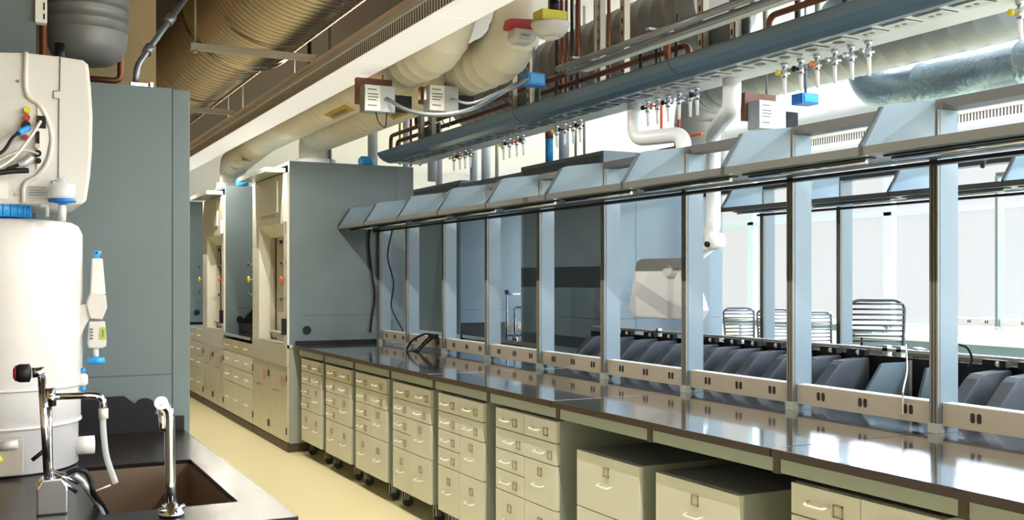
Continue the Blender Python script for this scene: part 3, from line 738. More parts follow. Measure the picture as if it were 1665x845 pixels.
# twin conduits on strut crossing diagonally in view
t = thing('conduit_run', 'pair of grey conduits running above the pipes to the top of the picture', 'conduit', (2.78, 3.2, 2.60))
B().cyl((2.76, 3.0, 2.615), (2.76, 4.88, 2.615), .016, 12).obj('conduit', 'conduit', t)
B().cyl((2.82, 3.0, 2.600), (2.82, 4.88, 2.600), .016, 12).obj('conduit', 'conduit', t)
B().box(2.84, 2.90, 3.1, 4.8, 2.596, 2.604).obj('perforated_tray', 'railtop', t)
for yy in (3.4, 4.0, 4.7):
    B().box(2.74, 2.93, yy-.015, yy+.015, 2.634, 2.645).cyl((2.9, yy, 2.645), (2.9, yy, CZ), .004, 6).obj('clamp', 'conduit', t)

# round duct end above the conduits
duct('spiral_duct', [(4.0, 5.0, 3.15), (4.15, 9.0, 3.15)], .235, 'ductgrey', 'grey round duct end at the top centre right, above the conduits', pitch=.16, ridge=.004)
# grey duct of the next bay with its elbow, foil duct beyond
duct('spiral_duct', [(6.0, -.5, 3.28), (6.0, 7.9, 3.28), (6.0, 7.9, 2.49)], .235, 'ductgrey', 'long grey spiral duct behind the taps, turning down at its far end', fr=.5, pitch=.2, ridge=.004)
duct('insulated_duct', [(6.6, -.5, 3.01), (6.6, 6.3, 3.01), (6.62, 6.75, 3.85)], .155, 'foil', 'foil-wrapped duct under the grey duct at the upper right', fr=.2, pitch=.9, ridge=.02)
duct('insulated_duct', [(7.3, -.5, 3.03), (7.3, 9.5, 3.03)], .11, 'pvc', 'white lagged duct running beside the foil-wrapped duct', pitch=.8, ridge=.004)
# ------------------------------------------------------------------ next bay: extraction arms, hoods, second rack
q = at(1190, 130, X=3.9)
A0 = at(1160, 300, X=4.15)
t = thing('extraction_arm', 'white extraction arm hanging in front of the bright windows', 'extraction arm', (4.15, A0.y, 2.4))
AB = at(1190, 150, X=3.32)
B().tube(fillet([(3.32, AB.y, 2.477), (3.32, AB.y, 2.33), (4.15, A0.y, 2.42), (4.15, A0.y, 1.80), (4.19, A0.y+.1, 1.76)], .08, 6), .046, 18).obj('tube', 'pvc', t)
j = B().lathe([(.03, -.05), (.055, -.045), (.055, .045), (.03, .05)], (4.16, A0.y+.0, 1.72), 'x', 18).obj('joint', 'pvc', t)
B().lathe([(.018, -.07), (.018, -.05)], (4.16, A0.y, 1.70), 'x', 12).obj('joint_knob', 'black', j)
B().tube([(4.16, A0.y+.02, 1.70), (4.10, A0.y+.35, 1.50)], .035, 14).obj('lower_tube', 'pvc', t)
h0 = at(1100, 460, X=4.12)
hd = B().prism([(h0.y+.36, 1.62), (h0.y+.42, 1.60), (h0.y+.52, 1.28), (h0.y+.46, 1.21), (h0.y-.28, 1.21), (h0.y-.34, 1.28), (h0.y-.16, 1.62)], 'x', 4.08, 4.13, bev=.012).obj('collector_hood', 'pvc', t)
B().lathe([(.035, -.03), (.045, -.015), (.045, 0)], (4.079, h0.y+.02, 1.53), 'x', 14).obj('knob', 'white', hd)
A1 = at(1032, 200, X=3.3)
t = thing('bent_pipe', 'white pipe with a double elbow behind the middle gas taps', 'pipe', (3.3, A1.y, 2.477))
B().tube(fillet([(3.3, A1.y, 2.477), (3.3, A1.y, 2.275), (3.42, A1.y-.30, 2.275), (3.42, A1.y-.30, 2.145)], .07, 6), .043, 18).obj('tube', 'pvc', t)
q = at(1073, 200, X=4.4)
pipe([(4.4, q.y+.2, CZ), (4.4, q.y+.2, 2.9), (4.4, q.y-.02, 2.9), (4.4, q.y-.02, 2.48), (4.4, q.y-.5, 2.48)], .010, 'orange', 'thin orange-brown pipe loop behind the middle of the header beam')
q = at(1104, 200, X=4.4)
pipe([(4.4, q.y, CZ), (4.4, q.y, 2.42), (4.4, q.y+.3, 2.42), (4.4, q.y+.3, 2.2)], .009, 'red', 'thin dark red pipe loop behind the middle of the header beam')
q = at(893, 230, Y=7.9)
t = thing('vertical_pipe', 'wide vertical pipe painted bright blue above the shelves', 'pipe', (q.x, q.y, 2.49))
B().cyl((q.x, q.y, 2.49), (q.x, q.y, 2.70), .034, 16).obj('blue_section', 'cyan', t)
B().cyl((q.x, q.y, 2.701), (q.x, q.y, 2.78), .036, 16).obj('coupling', 'wood', t)
B().cyl((q.x, q.y, 2.781), (q.x, q.y, CZ), .034, 16).obj('upper_section', 'pvc', t)
for k, (x, r) in enumerate(((917, .045), (936, .012), (950, .012), (790, .05), (808, .02), (714, .035), (770, .04))):
    Y_ = 7.9 if x > 850 else 10.2
    q = at(x, 240, Y=Y_)
    tag(B().cyl((q.x, q.y, 2.482), (q.x, q.y, CZ), r, 14).obj('vertical_pipe', 'pvc' if r > .03 else 'strut'),
        ['white vertical pipe just right of the bright blue one', 'thin vertical pipe second right of the blue one', 'thin vertical pipe third right of the blue one', 'white vertical pipe below the farthest taps, the right one',
         'thin grey vertical pipe beside the farthest taps', 'white vertical pipe at the carrier end, left one', 'pale vertical pipe between the farthest taps'][k], 'pipe')
fume_hood2 = None
def back_hood(x0, x1, y0, y1, z1, label):
    t = thing('fume_hood', label, 'fume hood', ((x0+x1)/2, (y0+y1)/2, 0))
    B().box(x0, x1, y0, y0+.04, .9165, z1, bev=.002).obj('side_panel', 'slate_light', t)  # same hood paint in a paler copy, window light put into the colour
    B().box(x0, x1, y1-.04, y1, .9165, z1, bev=.002).obj('side_panel', 'slate_light', t)
    B().box(x0+.001, x0+.03, y0+.041, y1-.041, .0, z1-.031).obj('back_panel', 'slate_shaded', t)
    B().box(x0, x1, y0+.001, y1-.001, .80, .9155).obj('worktop', 'epoxy', t)
    B().box(x0+.035, x1-.02, y0+.005, y1-.005, 0, .799).obj('base', 'slate', t)
    B().box(x0+.001, x1-.001, y0+.041, y1-.041, z1-.03, z1).obj('top_panel', 'slate_light', t)
    B().box(x1-.05, x1-.03, y0+.12, y1-.12, 1.5, z1-.1).obj('sash', 'cream', t)
    B().box(x0+.0, x1-.02, y0-.0012, y0, 1.163, 1.167).box(x0+.30, x0+.303, y0-.0012, y0, .93, z1).box(x0-.0012, x0, y0+.04, y1-.04, 1.163, 1.167).obj('panel_seam', 'navy', t)
    return t
back_hood(4.29, 5.45, 6.86, 8.25, 2.48, 'slate fume hood of the next bay, its dark back seen through the rack\'s middle')  # dark back: same hood slate with shade put into the colour
back_hood(4.29, 5.45, 9.58, 10.9, 2.48, 'slate fume hood in the next bay, window-lit pale blue side seen above the small sink faucets')
tag(B().box(4.30, 5.4, 8.26, 9.57, 2.30, 2.44).obj('filler_panel', 'slate_light'), 'slate filler panel bridging the two hoods of the next bay', 'panel')
# sink bench between them
t = thing('base_cabinet', 'dark navy sink bench between the hoods of the next bay', 'base cabinet', (4.85, 8.9, 0))
B().box(4.32, 5.4, 8.26, 9.57, .0, T0-.001).obj('body', 'navy', t)
B().box(4.30, 5.4, 8.255, 9.573, T0, T1).box(4.30, 5.4, 9.553, 9.573, T1, T1+.12).obj('worktop', 'epoxy', t)
def small_faucet(x, y, label, pole=True):
    t = thing('lab_faucet', label, 'faucet', (x, y, T1))
    B().tube(fillet([(x, y, T1), (x, y, T1+.30), (x+.06, y, T1+.30), (x+.16, y, T1+.30), (x+.16, y, T1+.22)], .07, 6), .010, 8).lathe([(.03, 0), (.03, .01), (.015, .03)], (x, y, T1), 'z', 14).obj('gooseneck', 'chrome', t)
    B().box(x-.07, x-.02, y-.015, y+.015, T1+.03, T1+.045).box(x+.02, x+.07, y-.015, y+.015, T1+.03, T1+.045).obj('lever', 'cyan', t)
q = at(824, 520, Y=8.75)
t = thing('lab_faucet', 'thin tall faucet pole with a side spout in the next bay', 'faucet', (q.x, q.y, T1))
B().tube(fillet([(q.x, q.y, T1), (q.x, q.y, T1+.42), (q.x+.14, q.y, T1+.42)], .01, 3), .009, 8).obj('pole', 'chrome', t)
B().box(q.x-.015, q.x+.015, q.y-.012, q.y+.012, T1+.42, T1+.46).obj('knob', 'bluedark', t)
q = at(837, 520, Y=8.6)
small_faucet(q.x, q.y, 'curved gooseneck faucet right of the tall thin pole in the next bay')

# bins along the far edge of the bench
bin_y = [at(x, 453, X=3.80).y for x in (1000, 1031, 1069, 1100, 1135, 1168, 1204, 1238, 1276, 1320, 1366, 1411)]
W_ = .165
def bin_at(y, label, m='binplastic'):
    t = thing('storage_bin', label, 'bin', (3.7, y, T1), 'sloped grey bins behind the outlet rails')
    B().prism([(3.44, T1+.001), (3.60, T1+.158), (3.63, T1+.176), (3.79, T1+.188), (3.80, T1+.18), (3.80, T1+.001)], 'y', y-.012, y+.052, bev=.004).obj('shell', m, t)
    c = B().box(3.765, 3.800, y-.01, y+W_-.06, T1+.194, T1+.226, bev=.003).obj('hook_clip', 'black', t)
    B().cyl((3.76, y+.02, T1+.21), (3.76, y+.03, T1+.21), .012, 8).obj('clip_ring', 'strut', c)
    return t
bl = ['grey bin, farthest left, half hidden behind a post', 'grey bin just right of the fourth large post, cut by it', 'grey bin with a light edge left of the white clip', 'grey bin right of the white clip on the rail',
      'grey bin partly hidden by the post below the white extraction arm', 'grey bin just right of the post below the extraction arm', 'grey bin below the left distant chair', 'grey bin beneath the slatted chair behind the second rack post',
      'grey bin just left of the third large post', 'grey bin hidden largely by the third large post', 'grey bin right of the third large post, below the half hidden chair', 'grey bin left of the pale blue panel, below the large chair']
for y, l in zip(bin_y, bl): bin_at(y, l)
y = at(1641, 453, X=3.80).y
bin_at(y, 'largest grey bin right of the nearest post'); bin_at(y-.17, 'grey bin cut by the right edge of the picture')
rl = thing('bin_rail', 'pale rail on short legs along the top of the grey bins', 'rail', (3.83, 3, T1))
B().box(3.815, 3.845, 1.4, 6.25, T1+.222, T1+.236).obj('bar', 'railtop', rl)
B().box(3.806, 3.812, 1.4, 6.25, T1+.001, T1+.20).obj('dark_gap_sheet', 'black', rl)  # black sheet added so the gaps between the bins look dark
for x in (1069, 1440, 1462):
    yy = at(x, 453, X=3.82).y
    B().box(3.815, 3.845, yy-.015, yy+.015, T1+.001, T1+.25).obj('leg', 'railtop', rl)
yy = at(1475, 453, X=3.78).y
t = thing('divider_panel', 'pale blue sloped panel catching the window light beside the rail leg', 'panel', (3.65, yy, T1))
B().prism([(3.48, T1+.001), (3.62, T1+.175), (3.64, T1+.182), (3.79, T1+.182), (3.79, T1+.001)], 'y', yy, yy+.015).obj('sheet', 'post', t)
B().box(3.792, 3.81, yy-.005, yy+.02, T1+.001, T1+.19).obj('slotted_edge', 'railtop', t)
tag(B().prism([(3.60, T1+.001), (3.66, T1+.175), (3.79, T1+.182), (3.79, T1+.001)], 'y', yy-.22, yy-.205).obj('divider_panel', 'post'), 'second pale blue panel just left of the nearest post', 'panel')
cord('loose_cable', [at(1560, 560, X=3.75), at(1574, 566, X=3.7), at(1580, 585, X=3.7), at(1570, 610, X=3.7), at(1562, 640, X=3.7)], .006, 'black', 'black cord coiled behind the nearest post, left of the largest bin')

# second rack
ys2 = [3.62 + .762*k for k in range(-1, 5)]
make_rack(5.05, ys2, 2.13, 'second rack of pale posts in the next bay, against the windows')
for i in range(5):
    a, b = ys2[i], ys2[i+1]
    if i > 3: continue
    shelf(5.05, 4.68, a, b, ['shelf of the second rack, at the right of the nearest post', 'shelf of the second rack between the two nearest large posts', 'shelf of the second rack behind the third large post', 'shelf of the second rack left of the white extraction arm tube'][i], 'shelves of the second rack', zl=1.955, mats=('slate_light', 'header'))
    outlet_rail(5.07, a+.024, b-.024, ['outlet rail of the second rack farthest right, behind the nearest post', 'outlet rail of the second rack behind the pale blue panels', 'outlet rail of the second rack behind the third large post', 'outlet rail of the second rack below the extraction arm'][i], 'outlet rails of the second rack')
tag(B().box(4.50, 5.9, 2.2, 6.84, T0, T1, bev=.002).obj('worktop', 'epoxy'), 'black worktop of the second bench, behind the grey bins', 'worktop')
t = thing('base_cabinet', 'slate base under the second black worktop', 'base cabinet', (5.2, 4.5, 0))
B().box(4.54, 5.86, 2.25, 6.82, 0, T0-.001).obj('body', 'slate', t)

# ------------------------------------------------------------------ office chairs, tables, last rack by the windows
def chair(x, y, lift, rot, label):
    t = thing('office_chair', label, 'chair', (0, 0, 0), 'black slatted office chairs by the windows')
    sh = .46 + lift
    def X(b, name, m, par=t):
        return b.obj(name, m, par)
    s1 = B().box(-.23, .23, -.22, .22, sh, sh+.06, bev=.025); X(s1, 'seat', 'chair')
    # back frame, rounded top
    w0, w1, h0, h1 = .20, .22, sh+.12, sh+.62
    path = fillet([(-w0, .24, h0), (-w1, .27, h1-.04), (-w1+.06, .275, h1), (w1-.06, .275, h1), (w1, .27, h1-.04), (w0, .24, h0), (-w0, .24, h0)], .05, 5)
    X(B().tube(path, .013, 8), 'back_frame', 'chair')
    for k in range(11):
        z = h0+.03 + k*(h1-h0-.06)/10
        ww = w0 + (w1-w0)*(k/10) - .005
        X(B().tube([(-ww, .255, z), (0, .285, z), (ww, .255, z)], .009, 6), 'back_slat', 'chair')
    X(B().tube([(0, .20, sh+.02), (0, .30, sh+.06), (0, .29, h0+.05)], .02, 8), 'spine', 'chair')
    for sx in (-1, 1):
        a = X(B().tube(fillet([(sx*.22, .08, sh+.02), (sx*.29, .08, sh+.02), (sx*.29, .08, sh+.22)], .03, 4), .014, 8), 'armrest', 'chair')
        B().box(sx*.29-.035, sx*.29+.035, -.12, .14, sh+.221, sh+.245, bev=.008).obj('arm_pad', 'chair', a)
    X(B().cyl((0, 0, .12), (0, 0, sh-.001), .028, 12), 'gas_stem', 'chrome')
    for k in range(5):
        a = 2*PI*k/5
        l = X(B().tube([(0, 0, .13), (.28*math.cos(a), .28*math.sin(a), .075)], [.028, .016], 8), 'leg', 'chair')
        B().lathe([(.028, -.02), (.03, -.01), (.03, .01), (.028, .02)], (.28*math.cos(a), .28*math.sin(a), .031), 'x', 12).obj('caster', 'rubber', l)
    t.location = (x, y, 0); t.rotation_euler = (0, 0, rot)
    return t
def chair_px(xc, z, ztop, rot, label):
    u = (xc-832.5)/FPX*z
    chair(cs*u+sn*z, -sn*u+cs*z, ztop-1.08-.013, rot, label)
chair_px(1434, 8.3, 1.315, PI*1.02-TH-.25 + PI, 'large slatted black chair raised high, right of the third large post')
chair_px(1352, 12.0, 1.10, PI-TH+.4 + PI, 'slatted black chair half hidden by the second rack post')
chair_px(1270, 13.0, 1.10, -TH+.1, 'slatted black chair hidden mostly behind the third large post')
chair_px(1221, 12.6, 1.13, -TH+.35, 'leftmost slatted black chair, right of the extraction arm')
def table(x0, x1, y0, y1, label):
    t = thing('desk', label, 'table', ((x0+x1)/2, (y0+y1)/2, 0))
    B().box(x0, x1, y0, y1, .885, .914, bev=.003).obj('tabletop', 'tabletop', t)
    B().box(x0+.03, x0+.05, y0+.05, y1-.05, .80, .884).obj('apron', 'slate_light', t)
    for x in (x0+.05, x1-.05):
        for y in (y0+.06, (y0+y1)/2, y1-.06): B().box(x-.02, x+.02, y-.02, y+.02, 0, .884).obj('leg', 'slate_light', t)
    B().box(x1-.3, x1-.06, y0+.1, y0+.6, .1, .799).obj('pedestal', 'slate', t)
    return t
table(7.93, 8.75, 3.4, 7.85, 'long white desk in front of the windows beyond the large chair')
table(9.9, 10.7, 9.9, 13.0, 'white desk along the windows farther left')
t = make_rack(10.0, [6.3, 7.8], 2.62, 'pale rack post and rail close to the windows at the right edge') 
tag(B().box(9.4, 10.9, 4.5, 8.6, .885, .914).box(9.45, 10.85, 4.55, 8.55, 0, .884).obj('bench', 'tabletop'), 'white bench under the rack beside the windows', 'bench')
outlet_rail(10.02, 7.83, 8.55, 'small pale outlet rail close to the windows', 'rails by the window', zz=.95)
outlet_rail(10.02, 6.33, 7.77, 'small pale outlet rail by the windows at the picture edge', 'rails by the window', zz=.95)
# window shades hung inside the upper part of the windows
# ------------------------------------------------------------------ loose black cords on the rack
cord('loose_cable', [at(x, y, Y=8.695) for x, y in ((601, 368), (600, 400), (604, 440), (609, 480), (604, 520), (602, 540))], .010, 'black', 'thick black cord hanging beside the big hood side panel')
cord('loose_cable', [at(640, 366, X=3.14), at(632, 400, X=3.13), at(631, 422, X=3.13), at(640, 460, X=3.13), at(636, 495, X=3.13), at(643, 515, X=3.13), at(655, 537, X=3.13)], .007, 'black', 'thin black cord curving between the two farthest posts')
t = thing('power_plug', 'black plug with looped cord lying over the outlet rail', 'plug', at(705, 547, X=3.09))
p = at(705, 547, X=3.09)
B().box(p.x-.025, p.x+.02, p.y-.06, p.y+.06, p.z-.018, p.z+.022, bev=.008).obj('plug_body', 'black', t)
B().tube(spline([p+V(0, .05, .015), at(690, 543, X=3.06), at(672, 552, X=3.0), at(662, 566, X=2.98), at(664, 571, X=2.96), at(680, 570, X=2.98), at(690, 560, X=3.04), p+V(0, -.02, .0)], 8), .009, 8).obj('cord', 'black', t)
B().tube(spline([p+V(0, .05, -.0), at(692, 553, X=3.06), at(680, 566, X=3.02), at(667, 573, X=2.95)], 8), .007, 8).obj('second_cord', 'black', t)
cord('white_cord', [at(1473, 560, X=3.78), at(1475, 600, X=3.5), at(1469, 632, X=3.13), at(1468, 645, X=3.112), at(1468, 676, X=3.112)], .003, 'white', 'thin white cord hanging over the outlet rail below the pale blue panel')
q = at(1600, 262, Y=3.3)
tag(B().tube([q+V(.01, 0, .03), q, q-V(.012, 0, .03)], .010, 8).obj('ceiling_hook', 'black'), 'small black hook near the top right, against the bright windows', 'hook')

# ------------------------------------------------------------------ left counter with sink
CT = .914
cx1 = .665
sx0, sx1, sy0, sy1 = .25, .573, 2.66, 3.35
t = thing('sink_counter', 'black counter at the lower left with a recessed sink', 'counter', (0, 3.2, 0))
b = B()
b.box(-1.58, sx0, 1.2, 4.04, T0, CT); b.box(sx1, cx1, 2.43, 4.04, T0, CT); b.box(sx0, sx1, 2.43, sy0, T0, CT); b.box(sx0, sx1, sy1, 4.04, T0, CT)
b.obj('counter_top', 'counter', t)
B().box(-1.58, cx1-.04, 2.48, sy0-.03, .0, T0-.001).box(-1.58, cx1-.04, sy1+.03, 4.04, 0, T0-.001).box(sx1+.015, cx1-.04, sy0-.03, sy1+.03, 0, T0-.001).box(-1.58, sx0-.015, sy0-.03, sy1+.03, 0, T0-.001).obj('counter_base', 'sage', t)
k_ = B(); g = .006
k_.box(sx0+g, sx1-g, sy0+g, sy1-g, .66, .664)
k_.box(sx0+.001, sx0+g, sy0+.001, sy1-.001, .66, CT-.012); k_.box(sx1-g, sx1-.001, sy0+.001, sy1-.001, .66, CT-.012)
k_.box(sx0+g, sx1-g, sy0+.001, sy0+g, .66, CT-.012); k_.box(sx0+g, sx1-g, sy1-g, sy1-.001, .66, CT-.012)
sk = tag(k_.obj('sink', 'sinksteel'), 'brown-reflecting stainless sink sunk in the left counter', 'sink')
B().lathe([(.04, 0), (.04, .003), (.02, .004)], ((sx0+sx1)/2, (sy0+sy1)/2, .6645), 'z', 20).obj('drain', 'chrome', sk)
o = B().prism([(-1.5, CT+.0005), (-1.5, CT+.135), (.455, CT+.135), (.525, CT+.078), (.60, CT+.052), (.665, CT+.052), (.665, CT+.0005)], 'y', 4.015, 4.04).obj('splash_back', 'black', t)
# left hood: side panel facing the camera
HX = .69; HY = 4.045; HZ = 2.195
t = thing('fume_hood', 'grey fume hood at the left, its tall side panel facing the camera', 'fume hood', (0, 4.8, .915))
B().box(-.52, HX-.065, HY, HY+.05, .0, HZ, bev=.002).obj('side_panel', 'slate', t)
B().box(HX-.0635, HX, HY-.002, HY+.06, .0, HZ-.004, bev=.003).obj('corner_trim', 'slate', t)
B().box(-.52, HX-.01, HY+.0605, HY+1.5, .92, HZ-.002).obj('body', 'slate', t)
B().box(-.52, HX-.04, HY+.0605, HY+1.5, .0, .919).obj('base', 'sage', t)
B().box(HX-.009, HX+.01, HY+.12, HY+1.4, 1.1, 1.9).obj('sash', 'cream', t)
zz = at(200, 611, Y=HY).z
B().box(-.5, HX-.066, HY-.0012, HY, zz-.002, zz+.002).obj('panel_seam', 'navy', t)
q = at(235, 664, Y=HY)
B().lathe([(.040, 0), (.040, .004), (.034, .010)], (q.x, HY-.0105, q.z), 'y', 28).obj('round_port', 'black', t)
q = at(230, 143, Y=HY+.1)
t = thing('conduit', 'dark bluish conduit rising from the grey left hood and bending to the right', 'conduit', (q.x, q.y, HZ))
B().tube(fillet([(q.x-.02, q.y, HZ+.02), (at(222, 108, Y=q.y)), (at(262, 52, Y=q.y+.1)), (at(305, -8, Y=q.y+.2))], .05, 5), .012, 12).obj('tube', 'conduit', t)
B().box(q.x-.04, q.x+.02, q.y-.02, q.y+.03, HZ+.0, HZ+.025).box(q.x+.03, q.x+.04, q.y-.02, q.y+.03, HZ, HZ+.03).obj('base_clamp', 'chrome', t)
B().cyl(at(238, 86, Y=q.y+.04), at(244, 76, Y=q.y+.06), .019, 12).obj('coupling', 'conduit', t)
B().cyl(at(272, 38, Y=q.y+.12), at(280, 26, Y=q.y+.14), .019, 12).obj('coupling', 'conduit', t)
# things over the left hood
q = at(140, 60, Y=4.5)
dd = duct('spiral_duct', [(q.x, 4.46, CZ-.004), (q.x, 4.46, 2.46)], .155, 'ductgrey', 'grey spiral duct coming down behind the white machine at the upper left', pitch=.05, ridge=.009)
B().lathe([(.02, 2.335), (.09, 2.34), (.13, 2.365), (.15, 2.41), (.155, 2.46), (.155, 2.461)], (q.x, 4.46, 0), 'z', 32).obj('end_cap', 'ductgrey', dd)
q2 = at(196, 60, Y=4.6); q3 = at(196, 132, Y=4.6); q4 = at(90, 132, Y=4.6)
pipe([(q2.x, 4.6, CZ), (q3.x, 4.6, q3.z), (q4.x, 4.6, q3.z)], .013, 'copper', 'copper pipe dropping behind the left hood and turning left', fr=.03)
q = at(70, 50, Y=3.9)
pipe([(q.x, 3.9, 2.0), (q.x, 3.9, CZ)], .012, 'copper', 'dull red vertical pipe beside the slate board at the upper left', name='vertical_pipe')
q = at(58, 50, Y=3.78)
tag(B().box(-1.0, q.x, 3.76, 3.80, CT+.14, CZ).obj('mounting_board', 'slate'), 'tall slate board behind the white machine at the upper left', 'board')
q = at(67, 16, Y=3.74)
t = thing('junction_box', 'white slotted junction box at the top of the slate board', 'junction box', q)
B().box(q.x-.018, q.x+.018, 3.74, 3.78, q.z-.042, q.z+.06, bev=.003).obj('case', 'paper', t)
B().box(q.x+.006, q.x+.011, 3.7385, 3.7398, q.z-.03, q.z-.012).box(q.x+.006, q.x+.011, 3.7385, 3.7398, q.z+.0, q.z+.025).obj('slot', 'black', t)

# water machine on the board
MY = 3.30
def m2(x, y, Y=MY): p = at(x, y, Y=Y); return (p.x, p.z)
t = thing('water_purifier', 'white wall-hung water purifier with coloured hose ports at the upper left', 'water purifier', (m2(0, 333)[0], MY+.2, m2(0, 333)[1]))
out = [m2(-90, 86), m2(-40, 84), m2(40, 85), m2(95, 91), m2(135, 97), m2(144, 104), m2(148, 140), m2(151, 190), m2(150, 240), m2(147, 285), m2(141, 326), m2(134, 332), m2(-90, 332)]
B().prism(out, 'y', MY, 3.755, bev=.010).obj('housing', 'white', t)
B().box(m2(88, 92)[0], m2(138, 92)[0], MY+.08, MY+.3, m2(0, 100)[1], m2(0, 91)[1]).obj('lid', 'white', t)
def strip(pts, r, m, name, par, Y=MY-.002, seg=6):
    P = []
    for (x, y) in pts: p = at(x, y, Y=Y); P.append(p)
    return B().tube(P, r, seg).obj(name, m, par)
strip([(98, 92), (97, 148), (87, 148), (87, 159), (96, 160), (95, 293), (84, 294), (83, 330)], .0016, 'ink', 'panel_joint', t)
arc = [(42, 85), (43, 150), (62, 168), (75, 190), (83, 215), (84, 235), (78, 262), (62, 285), (40, 300), (38, 330)]
B().tube(spline([at(x, y, Y=MY-.004) for x, y in arc], 5), .007, 8).obj('cover_ridge', 'white', t)
rec = [m2(61, 170), m2(70, 183), m2(78, 205), m2(80, 228), m2(75, 252), m2(66, 270), m2(60, 276)]
B().prism(rec, 'y', MY-.006, MY-.001).obj('port_panel', 'paper', t)
for (x, y, r, m) in ((44, 180, .009, 'yellow'), (43, 192, .0095, 'red'), (42, 204, .012, 'black'), (41, 224, .008, 'red'), (61, 250, .010, 'black'), (62, 262, .008, 'black'), (60, 238, .007, 'strut'), (29, 132, .004, 'ink'), (26, 316, .005, 'strut')):
    p = at(x, y, Y=MY)
    B().lathe([(r, -.018 if r > .006 else -.003), (r, -.001)], p, 'y', 14).obj('port', m, t)
p = at(67, 199, Y=MY)
B().box(p.x-.012, p.x+.012, MY-.010, MY-.0065, p.z-.018, p.z+.018).obj('inlet_socket', 'black', t)
p = at(61, 224, Y=MY)
B().box(p.x-.005, p.x+.005, MY-.010, MY-.0065, p.z-.018, p.z+.018).obj('vent_slot', 'black', t)
p = at(60, 312, Y=MY)
pl = B().box(p.x-.032, p.x+.032, MY-.004, MY-.001, p.z-.018, p.z+.018).obj('rating_plate', 'steelgrey', t)
for k in range(4): B().box(p.x-.022, p.x+.024-.006*(k % 2), MY-.0052, MY-.0042, p.z+.011-k*.007, p.z+.013-k*.007).obj('printed_line', 'ink', pl)
p = at(2, 303, Y=MY)
B().box(p.x-.018, p.x+.018, MY-.004, MY-.001, p.z-.035, p.z+.035).obj('paper_label', 'paper', t)
# cables of the machine, plugged in: part of it
def mc(pts, r, m, name): return B().tube(spline([at(x, y, Y=Y_) for x, y, Y_ in pts], 8), r, 8).obj(name, m, t)
mc([(42, 211, 3.285), (22, 222, 3.23), (2, 248, 3.2), (-40, 262, 3.2)], .0045, 'black', 'cable')
mc([(46, 208, 3.283), (35, 213, 3.26), (30, 217, 3.25)], .009, 'cyan', 'cable_plug')
mc([(66, 197, 3.285), (50, 222, 3.25), (20, 258, 3.22), (-20, 282, 3.2)], .0045, 'white', 'cable')
mc([(62, 250, 3.285), (40, 244, 3.24), (15, 252, 3.22), (-20, 270, 3.2)], .004, 'strut', 'cable')
mc([(46, 277, 3.25), (20, 278, 3.24), (-20, 283, 3.22)], .008, 'black', 'cable')
mc([(50, 256, 3.26), (40, 264, 3.25), (30, 268, 3.25)], .013, 'steelgrey', 'cable_plug')
mc([(30, 268, 3.25), (10, 276, 3.24), (-20, 292, 3.22)], .005, 'black', 'cable')
p = at(97, 96, Y=3.6); B().cyl(p-V(0, 0, .03), p+V(0, 0, .05), .016, 12).obj('top_knob', 'black', t)

# tank below
TX, TY, TR = .045, 3.48, .225
t = thing('water_tank', 'large milky white tank with a blue cap standing on the left counter', 'tank', (TX, TY, CT+.001))
prof = [(TR-.02, .0), (TR-.012, .004), (TR-.012, .135), (TR-.005, .14), (TR-.005, .232), (TR+.0, .245), (TR+.0, .70), (TR-.012, .725), (TR-.03, .735), (.12, .742)]
prof = [(a, CT+.002+b) for a, b in prof]
B().lathe(prof, (TX, TY, 0), 'z', 48).obj('shell', 'tank', t)
B().lathe([(TR+.003, CT+.243), (TR+.003, CT+.250)], (TX, TY, 0), 'z', 48).lathe([(TR-.002, CT+.134), (TR-.002, CT+.141)], (TX, TY, 0), 'z', 48).obj('moulded_ring', 'tank', t)
cp = B()
cp.lathe([(.105, CT+.745), (.105, CT+.785), (.095, CT+.790)], (TX-.03, TY-.07, 0), 'z', 36)
for k in range(30):
    a = 2*PI*k/30
    cp.cyl((TX-.03+.106*math.cos(a), TY-.07+.106*math.sin(a), CT+.748), (TX-.03+.106*math.cos(a), TY-.07+.106*math.sin(a), CT+.784), .004, 6)
cp.obj('cap', 'cyan', t)
p = at(130, 747, Y=3.4)
B().cyl((TX+TR-.03, TY-.05, CT+.055), (TX+TR+.03, TY-.05, CT+.055), .028, 18).obj('drain_boss', 'tank', t)
# open pocket at the lower front of the tank
p = at(10, 742, Y=TY-TR-.006)
B().box(p.x-.045, p.x+.045, p.y-.003, p.y+.010, p.z-.055, p.z+.05, bev=.003).obj('pocket', 'strut', t)
B().cyl((p.x-.02, p.y-.012, p.z+.03), (p.x+.03, p.y-.012, p.z+.035), .012, 12).obj('pocket_valve', 'white', t)
B().cyl((p.x-.03, p.y-.010, p.z-.012), (p.x-.012, p.y-.010, p.z+.0), .010, 10).obj('pocket_knob', 'yellow', t)
# air filter bottle between tank and machine
p = at(101, 332, Y=3.24)
t = thing('vent_filter', 'small translucent filter with a blue disc standing on the tank top', 'filter', (p.x, p.y, 1.66))
B().lathe([(.010, 1.645), (.012, 1.675), (.010, 1.70)], (p.x, p.y, 0), 'z', 12).obj('stem', 'pvc', t)
B().lathe([(.006, 1.683), (.012, 1.695), (.037, 1.70), (.037, 1.709)], (p.x, p.y, 0), 'z', 28).obj('disc', 'bluedark' if False else 'blue', t)
B().lathe([(.034, 1.7095), (.036, 1.72), (.036, 1.752), (.015, 1.757), (.013, 1.77), (.010, 1.771)], (p.x, p.y, 0), 'z', 28).obj('bottle', 'clear', t)
p = at(76, 338, Y=3.24)
tag(B().tube(fillet([at(66, 335, Y=3.24), at(77, 333, Y=3.24), at(77, 352, Y=3.24)], .012, 4), .005, 8).obj('hose_elbow', 'clear'), 'small clear hose elbow beside the blue tank cap', 'hose')
